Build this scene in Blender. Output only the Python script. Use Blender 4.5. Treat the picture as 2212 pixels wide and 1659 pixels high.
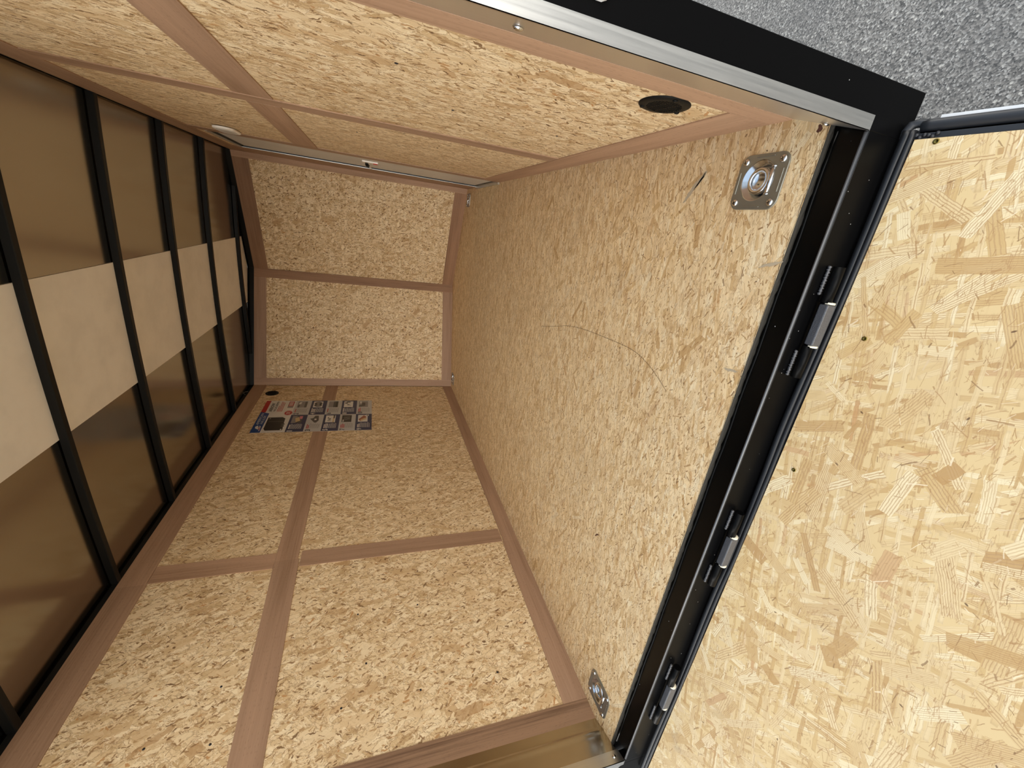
import bpy, bmesh, math, random
from mathutils import Vector, Matrix

# ------------------------------------------------------------------ camera, world, light, exposure
sc = bpy.context.scene
C = sc.collection
for o in list(bpy.data.objects):
    bpy.data.objects.remove(o)

cam_d = bpy.data.cameras.new('camera')
cam = bpy.data.objects.new('camera', cam_d)
C.objects.link(cam)
cam_d.sensor_fit = 'HORIZONTAL'
cam_d.sensor_width = 36.0
cam_d.lens = 36.0 * 874.889 / 2212.0
cam_d.clip_start = 0.01
R_ = Vector((0.13105372, -0.29885219, -0.94525779)).normalized()
U_ = Vector((0.92582079, 0.37785809, 0.0088955)).normalized()
F_ = Vector((-0.35451487, 0.8763051, -0.32620328)).normalized()
M = Matrix(((R_.x, U_.x, -F_.x, 1.52268), (R_.y, U_.y, -F_.y, -0.61149), (R_.z, U_.z, -F_.z, 0.73745), (0, 0, 0, 1)))
cam.matrix_world = M
sc.camera = cam

sc.view_settings.view_transform = 'Standard'
sc.view_settings.look = 'None'
sc.view_settings.gamma = 1.0
sc.view_settings.use_curve_mapping = False
sc.view_settings.exposure = 0.66
sc.cycles.diffuse_bounces = 7
sc.cycles.max_bounces = 9
sc.cycles.use_adaptive_sampling = True
sc.cycles.adaptive_threshold = 0.03

world = bpy.data.worlds.new('sky')
sc.world = world
world.use_nodes = True
wn, wl = world.node_tree.nodes, world.node_tree.links
wn.clear()
w_out = wn.new('ShaderNodeOutputWorld')
w_bg = wn.new('ShaderNodeBackground')
w_tc = wn.new('ShaderNodeTexCoord')
w_sep = wn.new('ShaderNodeSeparateXYZ')
w_rmp = wn.new('ShaderNodeValToRGB')
wl.new(w_tc.outputs['Generated'], w_sep.inputs[0])
wl.new(w_sep.outputs['Z'], w_rmp.inputs[0])
e = w_rmp.color_ramp.elements
e[0].position = 0.0; e[0].color = (1.0, 0.955, 0.88, 1)
e[1].position = 1.0; e[1].color = (0.12, 0.16, 0.215, 1)
k = e.new(0.22); k.color = (0.95, 0.92, 0.87, 1)
k = e.new(0.45); k.color = (0.30, 0.32, 0.345, 1)
w_bg.inputs['Strength'].default_value = 3.1
wl.new(w_rmp.outputs[0], w_bg.inputs['Color'])
wl.new(w_bg.outputs[0], w_out.inputs[0])

# soft daylight from high behind the open rear end (sun behind thin cloud)
sun_d = bpy.data.lights.new('sun', 'SUN')
sun_d.energy = 0.7
sun_d.angle = math.radians(50)
sun_d.color = (1.0, 0.96, 0.88)
sun = bpy.data.objects.new('sun', sun_d)
C.objects.link(sun)
sun.rotation_euler = Vector((-0.10, 0.90, -0.33)).to_track_quat('-Z', 'Y').to_euler()

# ------------------------------------------------------------------ measures (metres)
W = 1.78            # inner width, luan face to luan face
H = 1.6925          # top of the wall linings
S = 0.066           # rear face of the frame at y = -S
NR = (W, 3.075); NA = (0.934, 3.418); NL = (0.0, 3.077)   # V nose corners
GZ = -0.372         # asphalt level
random.seed(7)

# ------------------------------------------------------------------ node helpers
class NT:
    def __init__(s, name):
        s.m = bpy.data.materials.new(name); s.m.use_nodes = True
        s.t = s.m.node_tree; s.n = s.t.nodes; s.l = s.t.links
        s.n.clear()
        s.out = s.n.new('ShaderNodeOutputMaterial'); s.b = s.n.new('ShaderNodeBsdfPrincipled')
        s.l.new(s.b.outputs[0], s.out.inputs[0])
    def set(s, inp, v):
        if hasattr(v, 'is_linked') or isinstance(v, bpy.types.NodeSocket): s.l.new(v, inp)
        elif isinstance(v, (tuple, list)):
            inp.default_value = tuple(v) + ((1,) if len(v) == 3 and inp.type == 'RGBA' else ())
        else: inp.default_value = v
    def math(s, op, a, b=0.0, c=None, clamp=False):
        n = s.n.new('ShaderNodeMath'); n.operation = op; n.use_clamp = clamp
        s.set(n.inputs[0], a); s.set(n.inputs[1], b)
        if c is not None: s.set(n.inputs[2], c)
        return n.outputs[0]
    def mix(s, f, a, b, mode='MIX'):
        n = s.n.new('ShaderNodeMix'); n.data_type = 'RGBA'; n.blend_type = mode; n.clamp_factor = True
        s.set(n.inputs[0], f); s.set(n.inputs[6], a); s.set(n.inputs[7], b)
        return n.outputs[2]
    def ramp(s, f, stops, interp='LINEAR'):
        n = s.n.new('ShaderNodeValToRGB'); n.color_ramp.interpolation = interp
        el = n.color_ramp.elements
        while len(el) > 1: el.remove(el[0])
        el[0].position = stops[0][0]; el[0].color = tuple(stops[0][1]) + (1,)
        for p, c in stops[1:]:
            x = el.new(p); x.color = tuple(c) + (1,)
        s.set(n.inputs[0], f)
        return n.outputs[0]
    def step(s, f, a, b, lo=0.0, hi=1.0):
        n = s.n.new('ShaderNodeMapRange'); n.interpolation_type = 'SMOOTHSTEP'
        s.set(n.inputs[0], f)
        for i, v in ((1, a), (2, b), (3, lo), (4, hi)): n.inputs[i].default_value = v
        return n.outputs[0]
    def noise(s, vec, scale, detail=2.0, rough=0.5, dim='3D', dist=0.0):
        n = s.n.new('ShaderNodeTexNoise'); n.noise_dimensions = dim
        s.l.new(vec, n.inputs['Vector'])
        n.inputs['Scale'].default_value = scale; n.inputs['Detail'].default_value = detail
        n.inputs['Roughness'].default_value = rough; n.inputs['Distortion'].default_value = dist
        return n.outputs
    def voro(s, vec, scale=1.0, feature='F1', rnd=1.0, dim='2D'):
        n = s.n.new('ShaderNodeTexVoronoi'); n.voronoi_dimensions = dim; n.feature = feature
        s.l.new(vec, n.inputs['Vector']); n.inputs['Scale'].default_value = scale
        n.inputs['Randomness'].default_value = rnd
        return n.outputs
    def obj(s):
        n = s.n.new('ShaderNodeTexCoord'); return n.outputs['Object']
    def sep(s, v):
        n = s.n.new('ShaderNodeSeparateXYZ'); s.l.new(v, n.inputs[0]); return n.outputs
    def comb(s, a, b, c=0.0):
        n = s.n.new('ShaderNodeCombineXYZ')
        s.set(n.inputs[0], a); s.set(n.inputs[1], b); s.set(n.inputs[2], c)
        return n.outputs[0]
    def vmath(s, op, a, b):
        n = s.n.new('ShaderNodeVectorMath'); n.operation = op
        s.set(n.inputs[0], a); s.set(n.inputs[1], b)
        return n.outputs[0]
    def scalev(s, a, k):
        n = s.n.new('ShaderNodeVectorMath'); n.operation = 'SCALE'
        s.l.new(a, n.inputs[0]); n.inputs['Scale'].default_value = k
        return n.outputs[0]
    def mapping(s, v, rot=0.0, scale=(1, 1, 1), loc=(0, 0, 0)):
        # rotate first, then scale
        a = s.n.new('ShaderNodeMapping'); s.l.new(v, a.inputs[0]); a.inputs['Rotation'].default_value = (0, 0, rot)
        b = s.n.new('ShaderNodeMapping'); s.l.new(a.outputs[0], b.inputs[0])
        b.inputs['Scale'].default_value = scale; b.inputs['Location'].default_value = loc
        return b.outputs[0]
    def bump(s, h, strength=0.3, dist=0.002):
        n = s.n.new('ShaderNodeBump'); n.inputs['Strength'].default_value = strength
        n.inputs['Distance'].default_value = dist
        s.l.new(h, n.inputs['Height']); s.l.new(n.outputs[0], s.b.inputs['Normal'])
    def fin(s, col=None, rough=0.5, metal=0.0, spec=0.5, **kw):
        if col is not None: s.set(s.b.inputs['Base Color'], col)
        s.set(s.b.inputs['Roughness'], rough); s.set(s.b.inputs['Metallic'], metal)
        s.b.inputs['Specular IOR Level'].default_value = spec
        for k_, v in kw.items(): s.b.inputs[k_].default_value = v
        return s.m

def plane2d(t, plane):
    o = t.sep(t.obj())
    a, b = {'xy': (0, 1), 'yz': (1, 2), 'xz': (0, 2)}[plane]
    return t.comb(o[a], o[b], 0.0)

def cell_local(t, p, cell, off, main, spread):
    """one randomly turned local frame per Voronoi cell: (u, v, random rgb)"""
    q = t.mapping(p, 0.0, (1 / cell, 1 / cell, 1), (off, off * 1.7, 0))
    v = t.voro(q, 1.0)
    d = t.vmath('SUBTRACT', q, v[2])
    rnd = t.sep(v[1])
    n = t.n.new('ShaderNodeVectorRotate'); n.rotation_type = 'Z_AXIS'
    t.l.new(d, n.inputs['Vector'])
    t.l.new(t.math('ADD', t.math('MULTIPLY', t.math('SUBTRACT', rnd[0], 0.5), spread * 2), main), n.inputs['Angle'])
    o = t.sep(n.outputs[0])
    # second, independent random triple
    w = t.n.new('ShaderNodeTexWhiteNoise'); w.noise_dimensions = '3D'; t.l.new(v[1], w.inputs['Vector'])
    r2 = t.sep(w.outputs['Color'])
    return t.math('MULTIPLY', o[0], cell), t.math('MULTIPLY', o[1], cell), rnd, r2

def lines(t, u, v, pitch, phase, wobble=1.0):
    """parallel grain lines along u with a slow waver; 1 on a dark line"""
    nn = t.noise(t.comb(t.math('MULTIPLY', u, 9.0), t.math('MULTIPLY', v, 40.0), t.math('MULTIPLY', phase, 17.0)), 1.0, 2, 0.5)[0]
    a = t.math('ADD', t.math('MULTIPLY', v, 6.2832 / pitch), t.math('ADD', t.math('MULTIPLY', nn, 5.0 * wobble), t.math('MULTIPLY', phase, 6.28)))
    return t.step(t.math('SINE', a), 0.10, 0.95)

def curls(t, p, sx, sy, ang, off, width, detail=2):
    """thin wandering outlines, stretched along ang"""
    q = t.mapping(p, ang, (sx, sy, 1), (off, off * 0.7, 0))
    n = t.noise(q, 1.0, detail, 0.55)[0]
    return t.step(t.math('ABSOLUTE', t.math('SUBTRACT', n, 0.5)), width * 0.4, width, 1.0, 0.0)

def mat_strand_board(name, plane, main, L, Wd, layers, palette, base, line_amt=0.5, pitch=0.003, seed=1, smudge=0.0, spread=0.5, big=0, hair=0.55, nhair=5, hair_w=0.0011, ncurl=2):
    """Oriented strand board: overlapping long strands, each with its own tone and grain lines."""
    t = NT(name)
    p0 = plane2d(t, plane)
    w1 = t.scalev(t.vmath('SUBTRACT', t.noise(p0, 4.0, 2, 0.5)[1], (0.5, 0.5, 0.5)), 0.020)
    w2 = t.scalev(t.vmath('SUBTRACT', t.noise(p0, 45.0, 3, 0.6)[1], (0.5, 0.5, 0.5)), 0.0045)
    p = t.vmath('ADD', t.vmath('ADD', p0, w1), w2)
    rr = random.Random(seed)
    col = base
    DK = (0.40, 0.235, 0.105)
    for i in range(layers):
        ang = main + rr.gauss(0, spread)
        l_, w_ = L * rr.uniform(0.5, 1.3), Wd * rr.uniform(0.6, 1.5)
        q = t.mapping(p, ang, (1 / l_, 1 / w_, 1), (rr.uniform(0, 50), rr.uniform(0, 50), 0))
        n = t.n.new('ShaderNodeTexVoronoi'); n.voronoi_dimensions = '2D'; n.feature = 'F1'; n.distance = 'CHEBYCHEV'
        t.l.new(q, n.inputs['Vector']); n.inputs['Scale'].default_value = 1.0; n.inputs['Randomness'].default_value = 0.92
        v = n.outputs
        rnd = t.sep(v[1])
        mask = t.math('MULTIPLY', t.math('GREATER_THAN', rnd[0], 0.40), t.step(v[0], 0.40, 0.43, 1.0, 0.0))
        tone = t.ramp(rnd[1], palette)
        qs = t.sep(t.vmath('SUBTRACT', q, v[2]))
        u_, v_ = t.math('MULTIPLY', qs[0], l_), t.math('MULTIPLY', qs[1], w_)
        g = lines(t, u_, v_, pitch * rr.uniform(0.7, 1.4), rnd[2])
        amt = t.math('MULTIPLY', g, t.math('MULTIPLY', t.math('POWER', rnd[2], 2.0), line_amt))
        tone = t.mix(amt, tone, DK)
        fine = t.noise(t.comb(t.math('MULTIPLY', u_, 12.0), t.math('MULTIPLY', v_, 700.0), rnd[0]), 1.0, 2, 0.6)[0]
        tone = t.mix(t.step(fine, 0.52, 0.72, 0.0, 0.30), tone, DK)
        tone = t.mix(t.step(v[0], 0.345, 0.41, 0.0, 0.30), tone, (0.36, 0.22, 0.11))
        col = t.mix(t.math('MULTIPLY', mask, 0.80), col, tone)
    for i in range(big):
        u_, v_, rnd, r2 = cell_local(t, p, L * 1.5, rr.uniform(0, 40), main, 1.35 if big > 4 else 1.0)
        hl, hw_ = L * 0.52, t.math('MULTIPLY', t.math('ADD', t.math('MULTIPLY', r2[0], 0.9), 0.35), Wd)
        mk = t.math('MULTIPLY', t.math('LESS_THAN', t.math('ABSOLUTE', u_), t.math('MULTIPLY', t.math('ADD', r2[1], 0.35), hl)), t.math('LESS_THAN', t.math('ABSOLUTE', v_), hw_))
        mk = t.math('MULTIPLY', mk, t.math('GREATER_THAN', rnd[1], 0.15))
        tone = t.ramp(r2[2], palette)
        g = lines(t, u_, v_, pitch * rr.uniform(0.9, 1.6), rnd[2], 0.8)
        tone = t.mix(t.math('MULTIPLY', g, t.math('MULTIPLY', t.math('POWER', r2[1], 0.7), line_amt)), tone, DK)
        fine = t.noise(t.comb(t.math('MULTIPLY', u_, 10.0), t.math('MULTIPLY', v_, 600.0), rnd[0]), 1.0, 2, 0.6)[0]
        tone = t.mix(t.step(fine, 0.52, 0.72, 0.0, 0.28), tone, DK)
        col = t.mix(t.math('MULTIPLY', mk, 0.85), col, tone)
    # slender dark hairs, each turned its own way
    for k_ in range(ncurl):
        m_ = curls(t, p, 22 + 16 * k_, 150 + 70 * k_, main + 0.5 * (k_ - 0.5), 3 + 7 * k_, 0.020)
        gate = t.step(t.noise(p0, 22.0, 1)[0], 0.45, 0.6)
        col = t.mix(t.math('MULTIPLY', t.math('MULTIPLY', m_, gate), 0.6), col, DK)
    for i in range(nhair):
        cell = L * rr.uniform(0.16, 0.42)
        u_, v_, rnd, r2 = cell_local(t, p, cell, rr.uniform(0, 40), main, 1.3 if i % 3 == 0 else 0.6)
        hl = t.math('MULTIPLY', t.math('ADD', r2[0], 0.15), cell * 0.42)
        hw_ = t.math('MULTIPLY', t.math('POWER', r2[1], 3.0), hair_w)
        hw_ = t.math('ADD', hw_, 0.00032)
        mk = t.math('MULTIPLY', t.math('LESS_THAN', t.math('ABSOLUTE', u_), hl), t.math('LESS_THAN', t.math('ABSOLUTE', v_), hw_))
        mk = t.math('MULTIPLY', mk, t.math('GREATER_THAN', rnd[1], 0.35))
        col = t.mix(t.math('MULTIPLY', mk, hair), col, t.ramp(r2[2], [(0.0, (0.17, 0.085, 0.035)), (0.2, (0.36, 0.20, 0.08)), (0.8, (0.46, 0.28, 0.12)), (1.0, (0.88, 0.76, 0.54))]))
    # few dark knots
    u_, v_, rnd, r2 = cell_local(t, p, 0.11, 3.3, main, 1.5)
    rad = t.math('SQRT', t.math('ADD', t.math('MULTIPLY', u_, u_), t.math('MULTIPLY', t.math('MULTIPLY', v_, v_), 5.0)))
    kn = t.math('MULTIPLY', t.math('GREATER_THAN', rnd[1], 0.62), t.step(rad, 0.0022, 0.0036, 1.0, 0.0))
    col = t.mix(t.math('MULTIPLY', kn, 0.85), col, (0.09, 0.04, 0.02))
    bg = t.noise(p0, 3.0, 4, 0.6)[0]
    col = t.mix(t.step(bg, 0.45, 0.75, 0.0, 0.18), col, (0.44, 0.31, 0.18))
    if smudge:
        sm = t.noise(p0, 6.0, 4, 0.6)[0]
        col = t.mix(t.step(sm, 0.64, 0.76, 0.0, smudge), col, (0.24, 0.21, 0.17))
    return t.fin(col, 0.62, 0.0, 0.3)

def mat_flake_board(name, plane, main, seed=3, size=1.0):
    """Wall sheets: pale cream board, small flakes, many short dark brown dashes and a few rusty blotches."""
    t = NT(name)
    p0 = plane2d(t, plane)
    w1 = t.scalev(t.vmath('SUBTRACT', t.noise(p0, 14.0 / size, 3, 0.6)[1], (0.5, 0.5, 0.5)), 0.030 * size)
    w2 = t.scalev(t.vmath('SUBTRACT', t.noise(p0, 95.0 / size, 3, 0.65)[1], (0.5, 0.5, 0.5)), 0.011 * size)
    p = t.vmath('ADD', t.vmath('ADD', p0, w1), w2)
    rr = random.Random(seed)
    col = (0.74, 0.57, 0.345)
    pal = [(0.0, (0.48, 0.32, 0.155)), (0.2, (0.62, 0.445, 0.24)), (0.5, (0.74, 0.57, 0.34)), (0.85, (0.86, 0.72, 0.48)), (1.0, (0.58, 0.38, 0.19))]
    for i in range(5):
        ang = main + rr.gauss(0, 0.8)
        l_, w_ = 0.045 * size * rr.uniform(0.6, 1.5), 0.016 * size * rr.uniform(0.6, 1.5)
        q = t.mapping(p, ang, (1 / l_, 1 / w_, 1), (rr.uniform(0, 50), rr.uniform(0, 50), 0))
        v = t.voro(q, 1.0); rnd = t.sep(v[1])
        m = t.math('MULTIPLY', t.math('GREATER_THAN', rnd[0], 0.45), t.math('LESS_THAN', v[0], 0.5))
        tone = t.ramp(rnd[1], pal)
        tone = t.mix(t.step(v[0], 0.36, 0.5, 0.0, 0.65), tone, (0.27, 0.155, 0.07))
        col = t.mix(t.math('MULTIPLY', m, 0.8), col, tone)
    for k_ in range(2):
        m_ = curls(t, p, 45 / size, 85 / size, main + 1.1 * k_, 5 + 9 * k_, 0.026)
        gate = t.step(t.noise(p0, 30.0 + 9 * k_, 1)[0], 0.42, 0.58)
        col = t.mix(t.math('MULTIPLY', t.math('MULTIPLY', m_, gate), 0.65), col, (0.30, 0.17, 0.075) if k_ == 0 else (0.88, 0.75, 0.53))
    # broad chips
    for i in range(3):
        cell = 0.12 * size * rr.uniform(0.8, 1.4)
        u_, v_, rnd, r2 = cell_local(t, p, cell, rr.uniform(0, 40), main, 0.7)
        mk = t.math('MULTIPLY', t.math('LESS_THAN', t.math('ABSOLUTE', u_), t.math('MULTIPLY', t.math('ADD', r2[0], 0.4), cell * 0.28)), t.math('LESS_THAN', t.math('ABSOLUTE', v_), t.math('MULTIPLY', t.math('ADD', r2[1], 0.4), cell * 0.085)))
        mk = t.math('MULTIPLY', mk, t.math('GREATER_THAN', rnd[1], 0.55))
        tone = t.ramp(r2[2], [(0.0, (0.42, 0.25, 0.11)), (0.25, (0.55, 0.37, 0.19)), (0.6, (0.66, 0.48, 0.27)), (1.0, (0.80, 0.65, 0.42))])
        col = t.mix(t.math('MULTIPLY', mk, 0.75), col, tone)
    # dashes, each turned its own way
    for i in range(5):
        cell = 0.026 * size * rr.uniform(0.75, 1.5)
        u_, v_, rnd, r2 = cell_local(t, p, cell, rr.uniform(0, 40), main, 0.85)
        uu = t.math('DIVIDE', u_, t.math('MULTIPLY', t.math('ADD', r2[0], 0.25), cell * 0.36))
        vv = t.math('DIVIDE', v_, t.math('ADD', t.math('MULTIPLY', t.math('POWER', r2[1], 2.5), 0.0030 * size), 0.0009 * size))
        rad = t.math('ADD', t.math('MULTIPLY', uu, uu), t.math('MULTIPLY', vv, vv))
        mk = t.math('MULTIPLY', t.math('GREATER_THAN', rnd[1], 0.45), t.step(rad, 0.6, 1.1, 1.0, 0.0))
        tone = t.ramp(r2[2], [(0.0, (0.15, 0.075, 0.03)), (0.35, (0.28, 0.16, 0.07)), (0.8, (0.42, 0.26, 0.12)), (1.0, (0.50, 0.26, 0.10))])
        col = t.mix(t.math('MULTIPLY', mk, 0.92), col, tone)
    return t.fin(col, 0.6, 0.0, 0.3)

def mat_luan(name, plane, along, c1=(0.370, 0.232, 0.148), c2=(0.285, 0.170, 0.102)):
    """Reddish plywood strip, fine grain along axis 0 or 1 of the plane."""
    t = NT(name)
    p = plane2d(t, plane)
    s_ = (3.0, 150.0, 1) if along == 0 else (150.0, 3.0, 1)
    g = t.noise(t.mapping(p, 0, s_), 1.0, 4, 0.65)[0]
    s2 = (0.9, 16.0, 1) if along == 0 else (16.0, 0.9, 1)
    g2 = t.noise(t.mapping(p, 0, s2), 1.0, 3, 0.5)[0]
    f = t.math('ADD', t.math('MULTIPLY', g, 0.45), t.math('MULTIPLY', g2, 0.55))
    col = t.ramp(f, [(0.36, c2), (0.5, c1), (0.66, tuple(x * 1.18 for x in c1))])
    oi = t.n.new('ShaderNodeObjectInfo')
    hs = t.n.new('ShaderNodeHueSaturation'); t.l.new(col, hs.inputs['Color'])
    t.l.new(t.math('ADD', t.math('MULTIPLY', oi.outputs['Random'], 0.26), 0.90), hs.inputs['Value'])
    tick = t.voro(t.mapping(p, 0, (60, 400, 1) if along == 0 else (400, 60, 1)), 1.0)
    tk = t.math('MULTIPLY', t.math('GREATER_THAN', t.sep(tick[1])[0], 0.86), t.step(tick[0], 0.15, 0.3, 1, 0))
    col = t.mix(t.math('MULTIPLY', tk, 0.35), hs.outputs[0], (0.12, 0.06, 0.035))
    return t.fin(col, 0.55, 0.0, 0.35)

def mat_simple(name, col, rough=0.5, metal=0.0, spec=0.5, speck=None, bump=0.0, bscale=200, **kw):
    t = NT(name)
    c = col
    o = t.obj()
    n = t.noise(o, 7.0, 4, 0.6)[0]
    c = t.mix(t.step(n, 0.35, 0.7, 0.0, 0.35), c, tuple(x * 0.78 for x in col))
    if speck:
        v = t.voro(o, speck[0], 'F1', 1.0, '3D')
        m = t.math('MULTIPLY', t.math('GREATER_THAN', t.sep(v[1])[0], speck[1]), t.step(v[0], 0.06, speck[2] if len(speck) > 2 else 0.13, 1, 0))
        c = t.mix(m, c, (0.35, 0.35, 0.34))
    r = t.math('ADD', t.math('MULTIPLY', n, 0.12), rough - 0.06)
    if bump: t.bump(t.noise(o, bscale, 3)[0], bump, 0.001)
    return t.fin(c, r, metal, spec, **kw)

def mat_brushed(name, col, axis, rough=0.35):
    t = NT(name)
    o = t.obj()
    s_ = [300.0, 300.0, 300.0]; s_[axis] = 6.0
    m = t.n.new('ShaderNodeMapping'); t.l.new(o, m.inputs[0]); m.inputs['Scale'].default_value = s_
    g = t.noise(m.outputs[0], 1.0, 3, 0.6)[0]
    c = t.mix(g, tuple(x * 0.86 for x in col), tuple(min(1, x * 1.1) for x in col))
    r = t.math('ADD', t.math('MULTIPLY', g, 0.18), rough - 0.09)
    return t.fin(c, r, 1.0, 0.5)

def mat_asphalt():
    t = NT('asphalt')
    o = t.obj()
    v = t.voro(o, 150.0, 'F1', 1.0, '3D'); r = t.sep(v[1])
    v2 = t.voro(o, 330.0, 'F1', 1.0, '3D'); r2 = t.sep(v2[1])
    c = t.ramp(r[0], [(0.0, (0.11, 0.104, 0.096)), (0.5, (0.27, 0.252, 0.225)), (0.88, (0.34, 0.32, 0.29)), (0.95, (0.56, 0.53, 0.47)), (1.0, (0.62, 0.59, 0.52))])
    c2 = t.ramp(r2[0], [(0.0, (0.07, 0.068, 0.064)), (0.7, (0.27, 0.252, 0.225)), (1.0, (0.50, 0.48, 0.44))])
    c = t.mix(t.step(v[0], 0.34, 0.5), c, c2)
    c = t.mix(t.step(t.noise(o, 4.0, 4, 0.6)[0], 0.35, 0.75, 0.0, 0.3), c, (0.12, 0.12, 0.12))
    t.bump(t.math('ADD', v[0], t.math('MULTIPLY', v2[0], 0.4)), 0.4, 0.003)
    return t.fin(c, 0.75, 0.0, 0.4)

PAL = [(0.0, (0.52, 0.32, 0.13)), (0.12, (0.70, 0.48, 0.23)), (0.40, (0.83, 0.63, 0.36)), (0.75, (0.90, 0.715, 0.435)), (0.93, (0.93, 0.80, 0.54)), (1.0, (0.60, 0.35, 0.15))]
PALR = [(0.0, (0.44, 0.26, 0.10)), (0.14, (0.56, 0.38, 0.165)), (0.45, (0.66, 0.495, 0.262)), (0.75, (0.73, 0.585, 0.345)), (0.94, (0.80, 0.69, 0.45)), (1.0, (0.50, 0.27, 0.11))]
m_floor = mat_strand_board('floor_board', 'xy', 0.05, 0.075, 0.0075, 5, PAL, (0.85, 0.655, 0.38), 0.8, 0.0024, 5, 0.2, 0.5, 3, 0.85, 6, 0.0016, 2)
m_ramp = mat_strand_board('ramp_board', 'xy', 0.10, 0.085, 0.0105, 3, PALR, (0.66, 0.495, 0.255), 0.95, 0.0030, 21, 0.25, 0.9, 6, 0.7, 4, 0.0009, 1)
m_osb_side = mat_flake_board('side_wall_board', 'yz', 1.35, 3)
m_osb_nose = mat_flake_board('nose_wall_board', 'xz', 1.2, 9, 1.2)
m_luan_z = mat_luan('plywood_strip_upright', 'yz', 1)
m_luan_dz = mat_luan('dark_plywood_strip_upright', 'yz', 1, (0.26, 0.155, 0.092), (0.12, 0.065, 0.037))
m_luan_dx = mat_luan('dark_plywood_strip_nose', 'xz', 0, (0.29, 0.165, 0.095), (0.20, 0.108, 0.06))
m_luan_dxz = mat_luan('dark_plywood_nose_point', 'xz', 1, (0.30, 0.172, 0.10), (0.21, 0.115, 0.065))
m_luan_y = mat_luan('plywood_strip_lengthwise', 'yz', 0)
m_luan_x = mat_luan('plywood_strip_nose', 'xz', 0)
m_luan_xz = mat_luan('plywood_strip_nose_upright', 'xz', 1)
m_black = mat_simple('black_gloss_paint', (0.002, 0.002, 0.0022), 0.33, 0.0, 0.08, (130.0, 0.95))
m_lip = mat_simple('black_edge_sky_glint', (0.05, 0.055, 0.062), 0.35, 0.0, 1.0)  # black paint lifted to bluish grey, adding the lip's sky highlight to its colour
m_blackdust = mat_simple('black_paint_dusty', (0.003, 0.0029, 0.0026), 0.24, 0.0, 0.13, (75.0, 0.90, 0.10))
m_bow = mat_simple('black_bow_paint', (0.008, 0.008, 0.0075), 0.40, 0.0, 0.18)
m_rubber = mat_simple('black_rubber', (0.022, 0.0235, 0.027), 0.45, 0.0, 0.4, None, 0.1)
m_rubber_d = mat_simple('black_rubber_bulb', (0.010, 0.0105, 0.012), 0.36, 0.0, 0.35, None, 0.1)
m_alu = mat_brushed('brushed_aluminium', (0.72, 0.72, 0.70), 2, 0.34)
m_galv = mat_simple('galvanised_sheet', (0.50, 0.44, 0.34), 0.22, 1.0, 0.5)
m_alu_y = mat_brushed('aluminium_threshold', (0.60, 0.58, 0.52), 1, 0.3)
m_zinc = mat_simple('bright_zinc', (0.62, 0.66, 0.70), 0.17, 1.0)
m_zincd = mat_simple('dull_zinc', (0.30, 0.30, 0.265), 0.34, 0.75)
m_steel = mat_simple('screw_steel', (0.75, 0.75, 0.75), 0.18, 1.0)
m_darkscrew = mat_simple('dark_screw', (0.03, 0.03, 0.035), 0.4, 0.6)
m_brass = mat_simple('brass_screw', (0.20, 0.15, 0.04), 0.3, 1.0)
m_plastic = mat_simple('black_plastic', (0.008, 0.0078, 0.007), 0.5, 0, 0.12)
m_hole = mat_simple('vent_hole', (0.002, 0.002, 0.002), 0.9, 0, 0.0)
m_white = mat_simple('white_plastic', (0.90, 0.87, 0.80), 0.4)
m_whitem = mat_simple('white_enamel', (0.80, 0.80, 0.79), 0.4)
m_door = mat_simple('side_door_skin', (0.62, 0.60, 0.55), 0.45)
m_panel = mat_simple('white_roof_sheet', (0.93, 0.91, 0.86), 0.65)
m_red = mat_simple('red_plastic', (0.50, 0.015, 0.012), 0.4)
m_cream = mat_simple('cream_nylon', (0.70, 0.66, 0.53), 0.5)
m_weld = mat_simple('painted_weld', (0.05, 0.05, 0.055), 0.3, 0.0, 0.8, None, 1.0, 700)
m_hinge = mat_simple('hinge_plate_paint', (0.055, 0.058, 0.066), 0.42, 0.0, 0.9, None, 0.6, 500)
m_rawedge = mat_simple('dirty_board_edge', (0.040, 0.036, 0.029), 0.85, 0, 0.2, None, 1.0, 160)
m_asph = mat_asphalt()
# the roof sheet: smooth galvanised steel, softly mirroring
t = NT('roof_skin')
o_ = t.obj()
m_roof = t.fin(t.mix(t.noise(o_, 2.0, 3)[0], (0.41, 0.38, 0.32), (0.47, 0.43, 0.365)), t.math('ADD', t.math('MULTIPLY', t.noise(o_, 3.0, 2)[0], 0.05), 0.15), 1.0, 0.5)

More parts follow.
